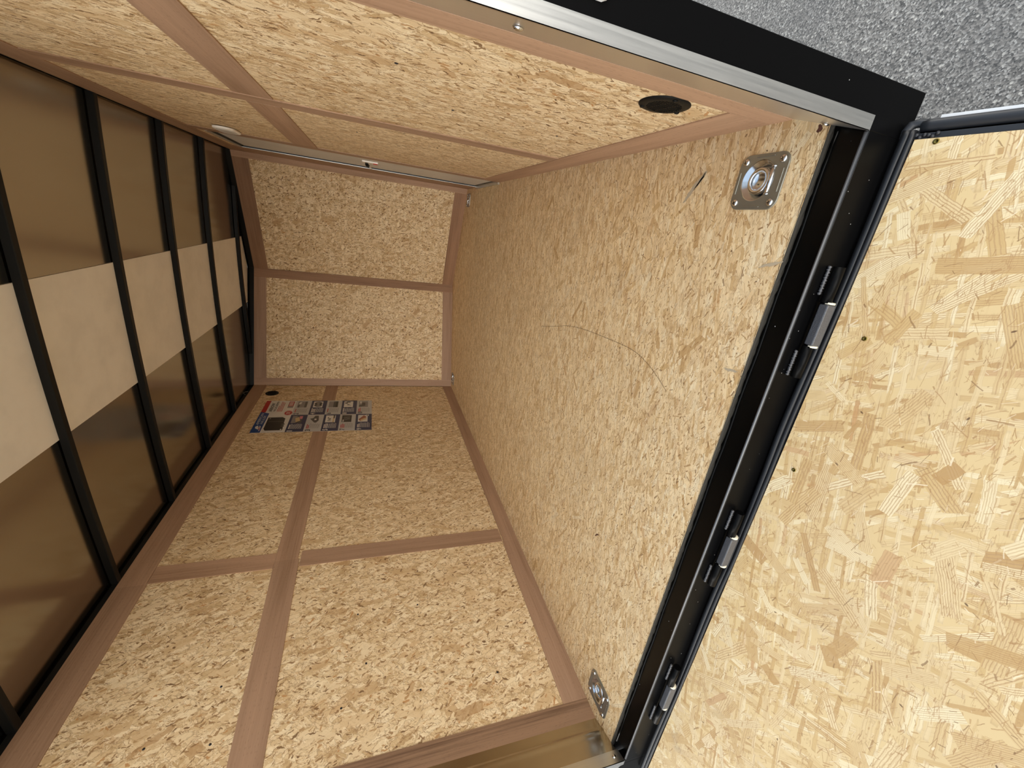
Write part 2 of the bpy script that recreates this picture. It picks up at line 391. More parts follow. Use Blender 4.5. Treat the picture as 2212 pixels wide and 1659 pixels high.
# ------------------------------------------------------------------ mesh helpers
class MB:
    def __init__(s): s.bm = bmesh.new(); s.mats = []
    def mi(s, m):
        if m not in s.mats: s.mats.append(m)
        return s.mats.index(m)
    def face(s, pts, m, smooth=False):
        f = s.bm.faces.new([s.bm.verts.new(Vector(p)) for p in pts]); f.material_index = s.mi(m); f.smooth = smooth
        return f
    def box(s, x0, x1, y0, y1, z0, z1, m, mat=None):
        v = [Vector((x, y, z)) for z in (z0, z1) for y in (y0, y1) for x in (x0, x1)]
        if mat: v = [mat @ q for q in v]
        b = [s.bm.verts.new(q) for q in v]
        for idx in ((0, 2, 3, 1), (4, 5, 7, 6), (0, 1, 5, 4), (2, 6, 7, 3), (0, 4, 6, 2), (1, 3, 7, 5)):
            f = s.bm.faces.new([b[i] for i in idx]); f.material_index = s.mi(m)
        return s
    def prism(s, poly, a, b, m, smooth=False):
        """poly: list of 3-D points; extruded by vector a->b offset."""
        off0, off1 = Vector(a), Vector(b)
        lo = [s.bm.verts.new(Vector(p) + off0) for p in poly]; hi = [s.bm.verts.new(Vector(p) + off1) for p in poly]
        n = len(poly)
        f = s.bm.faces.new(lo[::-1]); f.material_index = s.mi(m)
        f = s.bm.faces.new(hi); f.material_index = s.mi(m)
        for i in range(n):
            f = s.bm.faces.new([lo[i], lo[(i + 1) % n], hi[(i + 1) % n], hi[i]]); f.material_index = s.mi(m); f.smooth = smooth
        return s
    def tube(s, pts, r, m, n=12, cap=True, radii=None, closed=False):
        pts = [Vector(p) for p in pts]; rings = []
        N = len(pts)
        prev = None
        for i, p in enumerate(pts):
            if closed: d = pts[(i + 1) % N] - pts[i - 1]
            else: d = pts[min(i + 1, N - 1)] - pts[max(i - 1, 0)]
            d.normalize()
            if prev is None:
                a = d.orthogonal().normalized()
            else:
                a = (prev - d * prev.dot(d)).normalized()
            prev = a
            b = d.cross(a); rr = radii[i] if radii else r
            rings.append([s.bm.verts.new(p + a * rr * math.cos(2 * math.pi * k / n) + b * rr * math.sin(2 * math.pi * k / n)) for k in range(n)])
        idx = s.mi(m)
        for i in range(N if closed else N - 1):
            A, B = rings[i], rings[(i + 1) % N]
            for k in range(n):
                f = s.bm.faces.new([A[k], A[(k + 1) % n], B[(k + 1) % n], B[k]]); f.material_index = idx; f.smooth = True
        if cap and not closed:
            f = s.bm.faces.new(rings[0][::-1]); f.material_index = idx
            f = s.bm.faces.new(rings[-1]); f.material_index = idx
        return s
    def lathe(s, prof, m, M4, n=32, smooth=True, cap=True):
        """prof: (radius, height) pairs around local z, placed by matrix M4."""
        rings = []
        for r, h in prof:
            if r < 1e-6: rings.append([s.bm.verts.new(M4 @ Vector((0, 0, h)))])
            else: rings.append([s.bm.verts.new(M4 @ Vector((r * math.cos(2 * math.pi * k / n), r * math.sin(2 * math.pi * k / n), h))) for k in range(n)])
        idx = s.mi(m)
        for A, B in zip(rings, rings[1:]):
            for k in range(n):
                if len(A) == 1 and len(B) == 1: continue
                if len(A) == 1: vs = [A[0], B[k], B[(k + 1) % n]]
                elif len(B) == 1: vs = [A[k], A[(k + 1) % n], B[0]]
                else: vs = [A[k], A[(k + 1) % n], B[(k + 1) % n], B[k]]
                f = s.bm.faces.new(vs); f.material_index = idx; f.smooth = smooth
        return s
    def build(s, name, parent=None, bevel=0.0, segs=2):
        me = bpy.data.meshes.new(name)
        bmesh.ops.recalc_face_normals(s.bm, faces=s.bm.faces)
        s.bm.to_mesh(me); s.bm.free()
        for m in s.mats: me.materials.append(m)
        o = bpy.data.objects.new(name, me); C.objects.link(o)
        if parent: o.parent = parent
        if bevel:
            md = o.modifiers.new('bevel', 'BEVEL'); md.width = bevel; md.segments = segs; md.limit_method = 'ANGLE'
            md.angle_limit = math.radians(40)
        return o

def tag(o, label=None, cat=None, group=None, kind=None):
    if label: o['label'] = label
    if cat: o['category'] = cat
    if group: o['group'] = group
    if kind: o['kind'] = kind
    return o

def empty(name, loc=(0, 0, 0), rot=(0, 0, 0)):
    o = bpy.data.objects.new(name, None); C.objects.link(o)
    o.location = loc; o.rotation_euler = rot; o.empty_display_size = 0.05
    return o

def copy_tree(o, parent=None):
    c = o.copy(); C.objects.link(c)
    if parent: c.parent = parent
    for ch in [x for x in list(bpy.data.objects) if x.parent == o]:
        copy_tree(ch, c)
    return c

def local(o, ref):
    """keep a part built in world coordinates in place under a moved parent"""
    o.matrix_parent_inverse = ref.matrix_basis.inverted()
    return o

def struct(o, label, cat):
    return tag(o, label, cat, kind='structure')

def axes(origin, x, y, z):
    x, y, z = Vector(x), Vector(y), Vector(z)
    return Matrix(((x.x, y.x, z.x, origin[0]), (x.y, y.y, z.y, origin[1]), (x.z, y.z, z.z, origin[2]), (0, 0, 0, 1)))

def pan_screw(b, M4, r, m, h=None, slot=True):
    h = h or r * 0.55
    b.lathe([(0, 0), (r, 0), (r * 0.97, h * 0.35), (r * 0.75, h * 0.8), (r * 0.4, h), (0, h)], m, M4, 16)
    if slot:
        for a in (0, math.pi / 2):
            b.box(-r * 0.5, r * 0.5, -r * 0.09, r * 0.09, h * 0.7, h * 1.03, m_darkscrew, M4 @ Matrix.Rotation(a + 0.4, 4, 'Z'))

# ------------------------------------------------------------------ the ground outside
b = MB(); b.box(-14, 16, -14, 16, GZ - 0.2, GZ, m_asph)
struct(b.build('ground'), 'rough grey asphalt with pale stones, outside the trailer', 'asphalt')

# ------------------------------------------------------------------ floor (with round-cornered cut-outs for the tie-down pans)
RINGS = [(1.676, 0.113, 0.0), (0.100, 0.110, 0.0), (1.694, 2.995, math.pi), (0.105, 3.012, math.pi)]
b = MB()
hw = 0.041
xs = sorted({-0.03, W + 0.03} | {r[0] - hw for r in RINGS} | {r[0] + hw for r in RINGS})
ys = sorted({0.0, 3.077} | {r[1] - hw for r in RINGS} | {r[1] + hw for r in RINGS})
def in_hole(x, y): return any(abs(x - r[0]) < hw and abs(y - r[1]) < hw for r in RINGS)
for x0, x1 in zip(xs, xs[1:]):
    for y0, y1 in zip(ys, ys[1:]):
        if not in_hole((x0 + x1) / 2, (y0 + y1) / 2):
            b.face([(x0, y0, 0), (x1, y0, 0), (x1, y1, 0), (x0, y1, 0)], m_floor)
b.face([(-0.03, 3.077, 0), (W + 0.03, 3.077, 0), (NA[0], 3.46, 0)], m_floor)
b.face([(-0.03, 0, -0.05), (W + 0.03, 0, -0.05), (W + 0.03, 3.1, -0.05), (-0.03, 3.1, -0.05)], m_rawedge)
floor = b.build('floor')
struct(floor, 'pale strand board trailer floor with long wood strands', 'floor')
# worn rear edge of the sheet
b = MB()
n = 160
prev = None
rg = random.Random(4)
for i in range(n + 1):
    x = 0.02 + (W - 0.035) * i / n
    d = rg.uniform(-0.0012, 0.0022)
    cur = [(x, 0.0008 + max(0, d), 0.0004), (x, -0.0030 - d, -0.004), (x, -0.001 + d, -0.0132)]
    if prev:
        b.face([prev[0], cur[0], cur[1], prev[1]], m_rawedge); b.face([prev[1], cur[1], cur[2], prev[2]], m_rawedge)
    prev = cur
b.build('edge', floor)['label'] = 'dirty dark rear edge of the floor board'
b = MB()
hair = [(1.124, 1.088), (1.165, 0.93), (1.198, 0.8165), (1.2164, 0.684), (1.2271, 0.5368), (1.2375, 0.3767), (1.215, 0.28), (1.178, 0.199)]
for _ in range(3):
    hh = [hair[0]]
    for p, q in zip(hair, hair[1:]):
        hh += [(p[0] * 0.75 + q[0] * 0.25, p[1] * 0.75 + q[1] * 0.25), (p[0] * 0.25 + q[0] * 0.75, p[1] * 0.25 + q[1] * 0.75)]
    hair = hh + [hair[-1]]
for p, q in zip(hair, hair[1:]):
    d = (Vector(q) - Vector(p)).normalized(); nn = Vector((-d.y, d.x)) * 0.00055
    b.face([(p[0] - nn.x, p[1] - nn.y, 0.0006), (q[0] - nn.x, q[1] - nn.y, 0.0006), (q[0] + nn.x, q[1] + nn.y, 0.0006), (p[0] + nn.x, p[1] + nn.y, 0.0006)], mat_simple('scratch_mark', (0.16, 0.10, 0.05), 0.8) if p == hair[0] else bpy.data.materials['scratch_mark'])
b.build('scratch', floor)['label'] = 'thin dark curved scratch'
def fleck(b, x, y, l_, w_, ang, m, z=0.0005, n=14, rough=0.35, sd=1):
    rf = random.Random(sd)
    pts = []
    for i in range(n):
        a = 2 * math.pi * i / n
        k_ = 1 + rf.uniform(-rough, rough)
        u_, v_ = l_ / 2 * math.cos(a) * k_, w_ / 2 * math.sin(a) * k_
        pts.append((x + u_ * math.cos(ang) - v_ * math.sin(ang), y + u_ * math.sin(ang) + v_ * math.cos(ang), z))
    b.face(pts, m)
m_bark = mat_simple('dark_bark_fleck', (0.10, 0.035, 0.02), 0.7)
m_greyw = mat_simple('grey_weathered_strand', (0.47, 0.385, 0.265), 0.75)
b = MB()
for k_, (x, y, l_, w_, a) in enumerate([(0.583, 0.330, 0.022, 0.005, 2.5), (0.590, 0.322, 0.012, 0.003, 2.2), (1.756, 0.018, 0.012, 0.010, 0.3), (1.30, 0.62, 0.007, 0.004, 0.3), (1.22, 0.45, 0.006, 0.004, 1.0),
        (1.13, 0.62, 0.007, 0.003, 1.3), (0.95, 0.33, 0.007, 0.004, 0.2), (1.45, 0.35, 0.006, 0.003, 1.9), (1.52, 0.52, 0.006, 0.004, 0.9), (0.8, 0.75, 0.006, 0.003, 0.3)]):
    fleck(b, x, y, l_, w_, a, m_bark, sd=k_)
b.build('bark_flecks', floor)['label'] = 'dark bark flecks'
b = MB()
fleck(b, 1.676, 0.300, 0.085, 0.012, 2.45, m_greyw, 0.0004, 26, 0.3, 5); fleck(b, 1.690, 0.285, 0.05, 0.006, 2.5, m_greyw, 0.0004, 20, 0.4, 8)
fleck(b, 1.525, 0.020, 0.045, 0.006, 1.9, m_greyw, 0.0004, 18, 0.35, 2); fleck(b, 1.300, 0.030, 0.035, 0.006, 1.7, m_greyw, 0.0004, 18, 0.4, 3)
b.build('grey_strands', floor)['label'] = 'greyed weathered strands'

# ------------------------------------------------------------------ wall sheets
DY0, DY1, DZ0, DZ1 = 2.112, 2.722, 0.012, 1.535          # side door opening
b = MB()
X0, X1 = W + 0.003, W + 0.0085
b.box(X0, X1, 0.10, DY0, 0, H, m_osb_side); b.box(X0, X1, DY1, 3.075, 0, H, m_osb_side); b.box(X0, X1, DY0, DY1, DZ1, H, m_osb_side)
b.box(X1, W + 0.03, 0.0, DY0, -0.1, H + 0.05, m_black); b.box(X1, W + 0.03, DY1, 3.12, -0.1, H + 0.05, m_black)
b.box(X1, W + 0.03, DY0, DY1, DZ1, H + 0.05, m_black); b.box(X1, W + 0.03, DY0, DY1, -0.1, DZ0 - 0.01, m_black)
wall_r = struct(b.build('wall_right'), 'flake board side wall holding the low round vent and side door', 'wall')
b = MB()
b.box(-0.0085, -0.003, 0.10, 3.077, 0, H, m_osb_side); b.box(-0.03, -0.0085, 0.0, 3.12, -0.1, H + 0.05, m_black)
wall_l = struct(b.build('wall_left'), 'flake board side wall with the printed poster', 'wall')

def slab(b, A, B, s0, s1, z0, z1, t0, t1, m):
    """upright slab along plan line A->B from distance s0 to s1, thickness range t0..t1 to the outside"""
    A, B = Vector(A), Vector(B); d = (B - A).normalized(); nrm = Vector((-d.y, d.x))
    if nrm.y < 0: nrm = -nrm
    P = lambda s_, t_: A + d * s_ + nrm * t_
    c = [P(s0, t0), P(s1, t0), P(s1, t1), P(s0, t1)]
    b.prism([(q.x, q.y, 0) for q in c], (0, 0, z0), (0, 0, z1), m)
LR = (Vector(NA) - Vector(NR)).length; LL = (Vector(NL) - Vector(NA)).length
b = MB(); slab(b, NR, NA, 0, LR, 0, H, 0.003, 0.0085, m_osb_nose); slab(b, NR, NA, -0.02, LR + 0.01, -0.1, H + 0.05, 0.0085, 0.03, m_black)
struct(b.build('wall_front_right'), 'slanted nose wall panel next to the side door', 'wall')
b = MB(); slab(b, NA, NL, 0, LL, 0, H, 0.003, 0.0085, m_osb_nose); slab(b, NA, NL, -0.01, LL + 0.02, -0.1, H + 0.05, 0.0085, 0.03, m_black)
struct(b.build('wall_front_left'), 'slanted nose wall panel next to the poster wall', 'wall')

# dark screw heads in the wall sheets
def wall_screws(wall, x, sgn, pts):
    b = MB()
    for y, z in pts:
        b.lathe([(0, 0), (0.0038, 0), (0.003, 0.0012), (0, 0.0016)], m_darkscrew, axes((x, y, z), (0, 1, 0), (0, 0, 1), (sgn, 0, 0)), 10)
    o = b.build('screw_heads', wall); o['label'] = 'small dark screw heads'; return o
wall_screws(wall_l, -0.003, 1, [(0.658, 0.548), (0.316, 0.824), (0.3156, 0.5685), (0.449, 0.749), (0.3147, 0.29), (0.6587, 0.784), (0.33, 1.35), (0.47, 1.2), (0.30, 1.18), (1.5, 0.5), (1.5, 0.8), (1.9, 1.3), (2.1, 0.4)])
wall_screws(wall_r, X0, -1, [(0.6, 0.55), (0.62, 0.25), (1.25, 0.5), (1.25, 0.8), (0.35, 0.7), (1.5, 1.3)])

# ------------------------------------------------------------------ plywood strips (trim) and baseboards
tn = [0]
def strip(wall, y0, y1, z0, z1, up, label, z0b=None, z1b=None, name=None, m=None):
    """strip on a side wall; optional different heights at y1 (slightly crooked strips)"""
    b = MB()
    z0b = z0 if z0b is None else z0b; z1b = z1 if z1b is None else z1b
    x0, x1 = (W, W + 0.0029) if wall == 'r' else (-0.0029, 0.0)
    if up:
        poly = [(0, y0, z0), (0, y1, z0), (0, y1, z1), (0, y0, z1)]
    else:
        poly = [(0, y0, z0), (0, y1, z0b), (0, y1, z1b), (0, y0, z1)]
    b.prism(poly, (x0, 0, 0), (x1, 0, 0), m or (m_luan_z if up else m_luan_y))
    if name is None:
        tn[0] += 1; name = 'trim_%d' % tn[0]
    return struct(b.build(name), label, 'baseboard' if name.startswith('base') else 'wood strip')
# right wall
strip('r', 0.080, 0.132, 0.0, H, True, 'upright plywood strip beside the bright aluminium edging by the low vent')
b = MB(); b.prism([(0, 0.132, 0), (0, DY0, 0), (0, DY0, 0.108), (0, 0.132, 0.100)], (W, 0, 0), (W + 0.0029, 0, 0), m_luan_y)
struct(b.build('baseboard_right'), 'plywood baseboard under the low round vent', 'baseboard')
b = MB(); b.prism([(0, 0.935, 0.106), (0, 1.028, 0.106), (0, 1.056, 1.588), (0, 0.972, 1.588)], (W, 0, 0), (W + 0.0029, 0, 0), m_luan_z)
tn[0] += 1
struct(b.build('trim_%d' % tn[0]), 'upright plywood strip in the middle of the vent wall', 'wood strip')
strip('r', 0.132, 0.946, 1.028, 1.112, False, 'level plywood rail halfway up the vent wall, its piece near the open end', 1.018, 1.120)
strip('r', 1.050, 2.015, 1.018, 1.112, False, 'level plywood rail halfway up the vent wall, its piece toward the door', 1.020, 1.134)
strip('r', 0.132, 3.075, 1.589, H, False, 'long plywood strip under the roof over the side door')
strip('r', 2.015, DY0, 0.108, 1.588, True, 'narrow upright plywood strip before the white side door')
strip('r', DY1, 3.075, 0.0, 1.588, True, 'plywood stub between the side door and the nose')
# left wall
strip('l', 0.085, 0.157, 0.0, H, True, 'coarse-grained plywood strip beside the bare metal rear post at the bottom of the photo', m=m_luan_dz)
b = MB(); b.prism([(0, 0.157, 0), (0, 0.952, 0), (0, 0.952, 0.084), (0, 0.157, 0.092)], (-0.0029, 0, 0), (0, 0, 0), m_luan_y)
struct(b.build('baseboard_left'), 'plywood baseboard under the left wall, its piece near the open end', 'baseboard')
b = MB(); b.prism([(0, 0.952, 0), (0, 3.077, 0), (0, 3.077, 0.084), (0, 0.952, 0.079)], (-0.0029, 0, 0), (0, 0, 0), m_luan_y)
struct(b.build('baseboard_left_front'), 'plywood baseboard under the left wall, its longer piece toward the poster', 'baseboard')
strip('l', 0.955, 1.047, 0.084, 1.040, True, 'upright plywood strip in the middle of the poster wall, below its rail')
strip('l', 0.960, 1.050, 1.146, 1.592, True, 'upright plywood strip in the middle of the poster wall, above its rail')
strip('l', 0.157, 1.00, 1.024, 1.117, False, 'level plywood rail halfway up the poster wall, its near piece', 1.046, 1.146)
strip('l', 1.00, 3.077, 1.052, 1.146, False, 'level plywood rail running behind the poster', 1.028, 1.128)
strip('l', 0.157, 0.957, 1.590, H, False, 'near piece of the plywood strip under the roof on the poster wall')
strip('l', 0.957, 3.077, 1.594, H, False, 'far piece of the plywood strip under the roof above the poster')
# nose
def nstrip(A, B, s0, s1, z0, z1, up, label, m=None):
    b = MB(); slab(b, A, B, s0, s1, z0, z1, 0.0, 0.0029, m or (m_luan_xz if up else m_luan_x))
    tn[0] += 1
    return struct(b.build('trim_%d' % tn[0]), label, 'wood strip')
nstrip(NR, NA, 0, 0.042, 0, H, True, 'upright plywood strip in the nose corner beside the side door')
nstrip(NR, NA, 0.042, LR, 0, 0.102, False, 'dark plywood base strip of the nose panel nearer the door', m_luan_dx)
nstrip(NR, NA, 0.042, LR, 1.588, H, False, 'dark plywood top strip of the nose panel nearer the door', m_luan_dx)
nstrip(NA, NL, 0.0, 0.074, 0, H, True, 'dark upright plywood strip at the point of the nose', m_luan_dxz)
nstrip(NA, NL, 0.074, LL - 0.062, 0, 0.094, False, 'plywood base strip of the nose panel nearer the poster')
nstrip(NA, NL, 0.074, LL - 0.062, 1.600, H, False, 'paler plywood top strip of the nose panel nearer the poster')
nstrip(NA, NL, LL - 0.062, LL, 0, H, True, 'upright plywood strip in the nose corner nearest the poster')

# ------------------------------------------------------------------ ceiling: arched roof sheet, white centre sheet, bows, rails
def zb(x): return 1.7185 - 0.0323 * (x - 0.89) ** 2      # underside of the roof bows
YF = lambda x: 3.076 + (0.342 * (x / 0.934) if x < 0.934 else 0.342 * (W - x) / (W - 0.934))
b = MB()
NX = 48
for i in range(NX):
    x0 = -0.03 + (W + 0.06) * i / NX; x1 = -0.03 + (W + 0.06) * (i + 1) / NX
    za, zc = zb(x0) + 0.0275, zb(x1) + 0.0275
    ya, yc = YF(max(0, min(W, x0))) + 0.03, YF(max(0, min(W, x1))) + 0.03
    vs = []
    M_ = 14
    for j in range(M_):
        f0, f1 = j / M_, (j + 1) / M_
        b.face([(x0, -0.03 + (ya + 0.03) * f0, za), (x1, -0.03 + (yc + 0.03) * f0, zc), (x1, -0.03 + (yc + 0.03) * f1, zc), (x0, -0.03 + (ya + 0.03) * f1, za)], m_roof, True)
bmesh.ops.remove_doubles(b.bm, verts=b.bm.verts, dist=1e-5)
# outside of the roof
for i in range(NX):
    x0 = -0.03 + (W + 0.06) * i / NX; x1 = -0.03 + (W + 0.06) * (i + 1) / NX
    b.face([(x0, -0.07, zb(x0) + 0.05), (x1, -0.07, zb(x1) + 0.05), (x1, 3.5, zb(x1) + 0.05), (x0, 3.5, zb(x0) + 0.05)], m_black)
struct(b.build('ceiling'), 'shiny brown-reflecting metal roof sheet above the black bows', 'ceiling')

b = MB()
for i in range(14):
    x0 = 0.657 + 0.526 * i / 14; x1 = 0.657 + 0.526 * (i + 1) / 14
    za, zc = zb(x0) + 0.0242, zb(x1) + 0.0242
    y1a, y1c = YF(x0) + 0.01, YF(x1) + 0.01
    b.face([(x0, 0.0, za), (x1, 0.0, zc), (x1, y1c, zc), (x0, y1a, za)], m_panel)
    b.face([(x0, 0.0, za + 0.0025), (x1, 0.0, zc + 0.0025), (x1, y1c, zc + 0.0025), (x0, y1a, za + 0.0025)], m_panel)
for x in (0.657, 1.183):
    b.face([(x, 0, zb(x) + 0.0242), (x, YF(x), zb(x) + 0.0242), (x, YF(x), zb(x) + 0.0267), (x, 0, zb(x) + 0.0267)], m_panel)
tag(b.build('roof_sheet'), 'long off-white sheet lying on the black bows along the middle of the roof', 'ceiling sheet')

def bow(y0, w=0.0245):
    b = MB()
    xa, xb = -0.003, W + 0.003
    n = 40; ring = []
    r = 0.0022
    for i in range(n + 1):
        x = xa + (xb - xa) * i / n; z = zb(x)
        prof = [(y0 + r, z), (y0 + w - r, z), (y0 + w, z + r), (y0 + w, z + 0.024), (y0, z + 0.024), (y0, z + r)]
        ring.append([b.bm.verts.new((x, q[0], q[1])) for q in prof])
    mi = b.mi(m_bow)
    for A, B in zip(ring, ring[1:]):
        for k in range(6):
            f = b.bm.faces.new([A[k], A[(k + 1) % 6], B[(k + 1) % 6], B[k]]); f.material_index = mi
    b.bm.faces.new(ring[0]).material_index = mi; b.bm.faces.new(ring[-1][::-1]).material_index = mi
    return b.build('roof_bow')
ordn = ['black steel roof bow nearest the open rear, only its left end showing', 'black steel roof bow second from the open rear, at the photo left edge',
        'black steel roof bow third from the open rear, crossing above the wall strip joint', 'black steel roof bow fourth from the open rear', 'black steel roof bow fifth from the open rear, next to last before the nose', 'black steel roof bow farthest from the rear, closest to the nose']
for y0, lb in zip((0.455, 0.982, 1.506, 2.035, 2.568, 3.165), ordn):
    if y0 > 3.1:
        # the last bow spans the nose, shorter
        b = MB()
        xa, xb = 0.25, 1.55; ring = []; w = 0.026; r = 0.0022
        for i in range(31):
            x = xa + (xb - xa) * i / 30; z = zb(x)
            prof = [(y0 + r, z), (y0 + w - r, z), (y0 + w, z + r), (y0 + w, z + 0.024), (y0, z + 0.024), (y0, z + r)]
            ring.append([b.bm.verts.new((x, q[0], q[1])) for q in prof])
        mi = b.mi(m_bow)
        for A, B in zip(ring, ring[1:]):
            for k in range(6):
                b.bm.faces.new([A[k], A[(k + 1) % 6], B[(k + 1) % 6], B[k]]).material_index = mi
        b.bm.faces.new(ring[0]).material_index = mi; b.bm.faces.new(ring[-1][::-1]).material_index = mi
        o = b.build('roof_bow')
    else:
        o = bow(y0)
    tag(o, lb, 'roof bow', 'black roof bows')

for nm, lb, fn in (('a', 'black top rail above the plywood on the poster wall', lambda b: b.box(-0.03, -0.002, 0, 3.09, H - 0.02, H + 0.020, m_bow)),
                   ('b', 'black top rail above the plywood on the side door wall', lambda b: b.box(W + 0.004, W + 0.03, 0, 3.09, H - 0.0, H + 0.020, m_bow)),
                   ('c', 'black top rail above the nose panel nearer the door', lambda b: slab(b, NR, NA, 0, LR + 0.004, H - 0.0, H + 0.034, 0.002, 0.03, m_bow)),
                   ('d', 'black top rail above the nose panel nearer the poster', lambda b: slab(b, NA, NL, 0, LL, H - 0.0, H + 0.034, 0.002, 0.03, m_bow))):
    b = MB(); fn(b)
    tn[0] += 1
    struct(b.build('trim_%d' % tn[0], bevel=0.0015), lb, 'top rail')
# filler of the black frame up to the arched sheet along the nose
# loose wire loop at the far left top corner
b = MB()
pts = [(0.010 + 0.0 * k, 2.88 + 0.028 * math.cos(a), 1.702 + 0.016 * math.sin(a)) for k, a in enumerate([-0.4 + 0.33 * j for j in range(12)])]
b.tube(pts, 0.0016, m_zincd, 8)
tag(b.build('wire_loop'), 'small grey wire loop sticking out over the plywood by the small round vent', 'wire')

# ------------------------------------------------------------------ rear door frame
fr = empty('rear_door_frame', (W / 2, -S, 0))
tag(fr, 'glossy black steel frame around the open rear end, with the sill', 'door frame')
def part(b, name, parent, label=None, bevel=0.0):
    o = b.build(name, parent, bevel)
    local(o, parent)
    if label: o['label'] = label
    return o
XC, XE = 1.7402, 1.811
b = MB(); b.prism([(XC + 0.001, -S, 0), (XE, -S, 0), (XE, -0.03, 0), (1.7525, -0.03, 0)], (0, 0, -0.097), (0, 0, 1.80), m_black); part(b, 'post', fr, 'black post beside the asphalt', 0.0012)
b = MB(); b.box(-0.031, 0.0535, -S, -0.032, -0.097, 1.80, m_black); b.box(0.0535, 0.069, -S, -0.0645, -0.097, 1.80, m_black); part(b, 'post', fr, 'black post at the bottom of the photo', 0.0012)
b = MB(); b.box(0.069, XC + 0.001, -S, 0.02, 1.725, 1.80, m_black); part(b, 'header', fr)
# sill: recess bottom, raised lip, rear face
b = MB()
b.box(0.0688, XC + 0.0012, -S, -S + 0.0042, -0.097, -0.0040, m_black)
o = part(b, 'sill_face', fr, 'black rear face of the sill under the bright lip')
b = MB()
lp = [(0, -S - 0.0001, -0.0055), (0, -S + 0.0003, -0.0030), (0, -S + 0.0012, -0.0012), (0, -S + 0.0026, -0.0002), (0, -S + 0.0042, 0.0), (0, -S + 0.0042, -0.0055)]
b.prism(lp, (0.0702, 0, 0), (XC, 0, 0), m_lip, True)
part(b, 'sill_lip', fr, 'thin black lip of the sill, lightened in colour for its sky glint')
b = MB()
b.box(0.0, 1.764, -S + 0.0042, 0.004, -0.024, -0.013, m_blackdust)
b.tube([(0.05 + 1.70 * i / 30, -0.0065 - 0.0012 * math.sin(i * 1.7), -0.0125) for i in range(31)], 0.0028, m_blackdust, 8)
part(b, 'sill_channel', fr, 'dusty black channel between floor and lip')
# zinc keeper plate near the top of the photo on the rear face of the right post
b = MB()
b.prism([(1.778, 0, 0.512), (1.778, 0, 0.492), (1.781, 0, 0.486), (1.786, 0, 0.4835), (1.80, 0, 0.4835), (1.806, 0, 0.488), (1.806, 0, 0.512), (1.806, 0, 0.56), (1.778, 0, 0.56)], (0, -S - 0.010, 0), (0, -S - 0.0002, 0), m_whitem)
o = b.build('latch_keeper', None, 0.001)
tag(o, 'pale rounded keeper plate on the black rear post at the top edge', 'keeper plate')

# hinges welded to the sill
def hinge_parts(xc, scale, label):
    h = empty('ramp_hinge', (xc, -S - 0.012, -0.05))
    tag(h, label, 'hinge', 'black weld-on ramp hinges')
    y, z = -S - 0.013, -0.043
    L, c = 0.104 * scale, 0.041 * scale
    for sgn in (-1, 1):
        b = MB()
        b.tube([(xc + sgn * c, y, z), (xc + sgn * L, y, z)], 0.0095, m_black, 20)
        b.tube([(xc + sgn * (c + 0.0), y, z), (xc + sgn * (c - 0.004), y, z)], 0.0075, m_black, 16)
        part(b, 'knuckle', h)
        b = MB()
        pts, rad = [], []
        n = 22
        for i in range(n + 1):
            f = i / n
            pts.append((xc + sgn * (c + 0.012 + (L - c - 0.012) * f), y + 0.0095, z + 0.0115 + 0.0008 * math.sin(i * 2.1)))
            rad.append(0.0022 + 0.0016 * abs(math.sin(i * 1.57)))
        b.tube(pts, 0.003, m_weld, 10, True, rad); part(b, 'weld', h, 'lumpy weld bead')
        b = MB()
        b.lathe([(0, 0), (0.0105, 0), (0.0105, 0.0035), (0, 0.0035)], m_cream, axes((xc + sgn * (c + 0.0015) - (0.0035 if sgn > 0 else 0), y - 0.003, z - 0.004), (0, 1, 0), (0, 0, 1), (1, 0, 0)), 18)
        part(b, 'washer', h, 'cream nylon washer')
    b = MB()
    b.tube([(xc - c + 0.003, y - 0.001, z - 0.001), (xc + c - 0.003, y - 0.001, z - 0.001)], 0.0098, m_black, 20)
    b.box(xc - c + 0.003, xc + c - 0.003, y - 0.0125, y + 0.004, z - 0.012, z + 0.0088, m_hinge)
    part(b, 'centre_leaf', h, 'scuffed grey-black centre leaf', 0.0022)
    return h
hinge_parts(1.432, 1.0, 'black ramp hinge closest to the asphalt side')
hinge_parts(0.896, 1.02, 'black ramp hinge in the middle of the sill')
hinge_parts(0.378, 1.10, 'black ramp hinge closest to the bottom of the photo')

# ------------------------------------------------------------------ aluminium edging and bare rear corners
tn[0] += 1
b = MB()
b.box(XC, 1.7616, -S - 0.0022, -S, -0.002, 1.72, m_alu)                       # leg on the rear face
b.prism([(XC, -S - 0.0022, 0), (XC + 0.0012, -S - 0.0022, 0), (W + 0.0022, 0.0812, 0), (W + 0.001, 0.0812, 0)], (0, 0, -0.001), (0, 0, 1.72), m_alu)
al_r = struct(b.build('trim_%d' % tn[0]), 'bright brushed aluminium edging along the rear of the vent wall', 'metal edging')
for y_, z_, x_ in ((0.000, 0.5685, 1.7582), (0.000, 0.0125, 1.7582)):
    b = MB(); d = Vector((W - XC, 0.1475, 0)).normalized(); nrm = Vector((-d.y, d.x, 0))
    pan_screw(b, axes((x_ - 0.0002, y_, z_), d, (0, 0, 1), nrm), 0.0075 if z_ > 0.1 else 0.0062, m_steel, None, False)
    b.build('screw', al_r)
tn[0] += 1
b = MB()
b.prism([(0.070, -S - 0.0022, 0), (0.070, -S, 0), (0.055, -0.029, 0), (0.0536, -0.029, 0), (0.0686, -S - 0.0022, 0)], (0, 0, 0.0005), (0, 0, 1.72), m_alu)
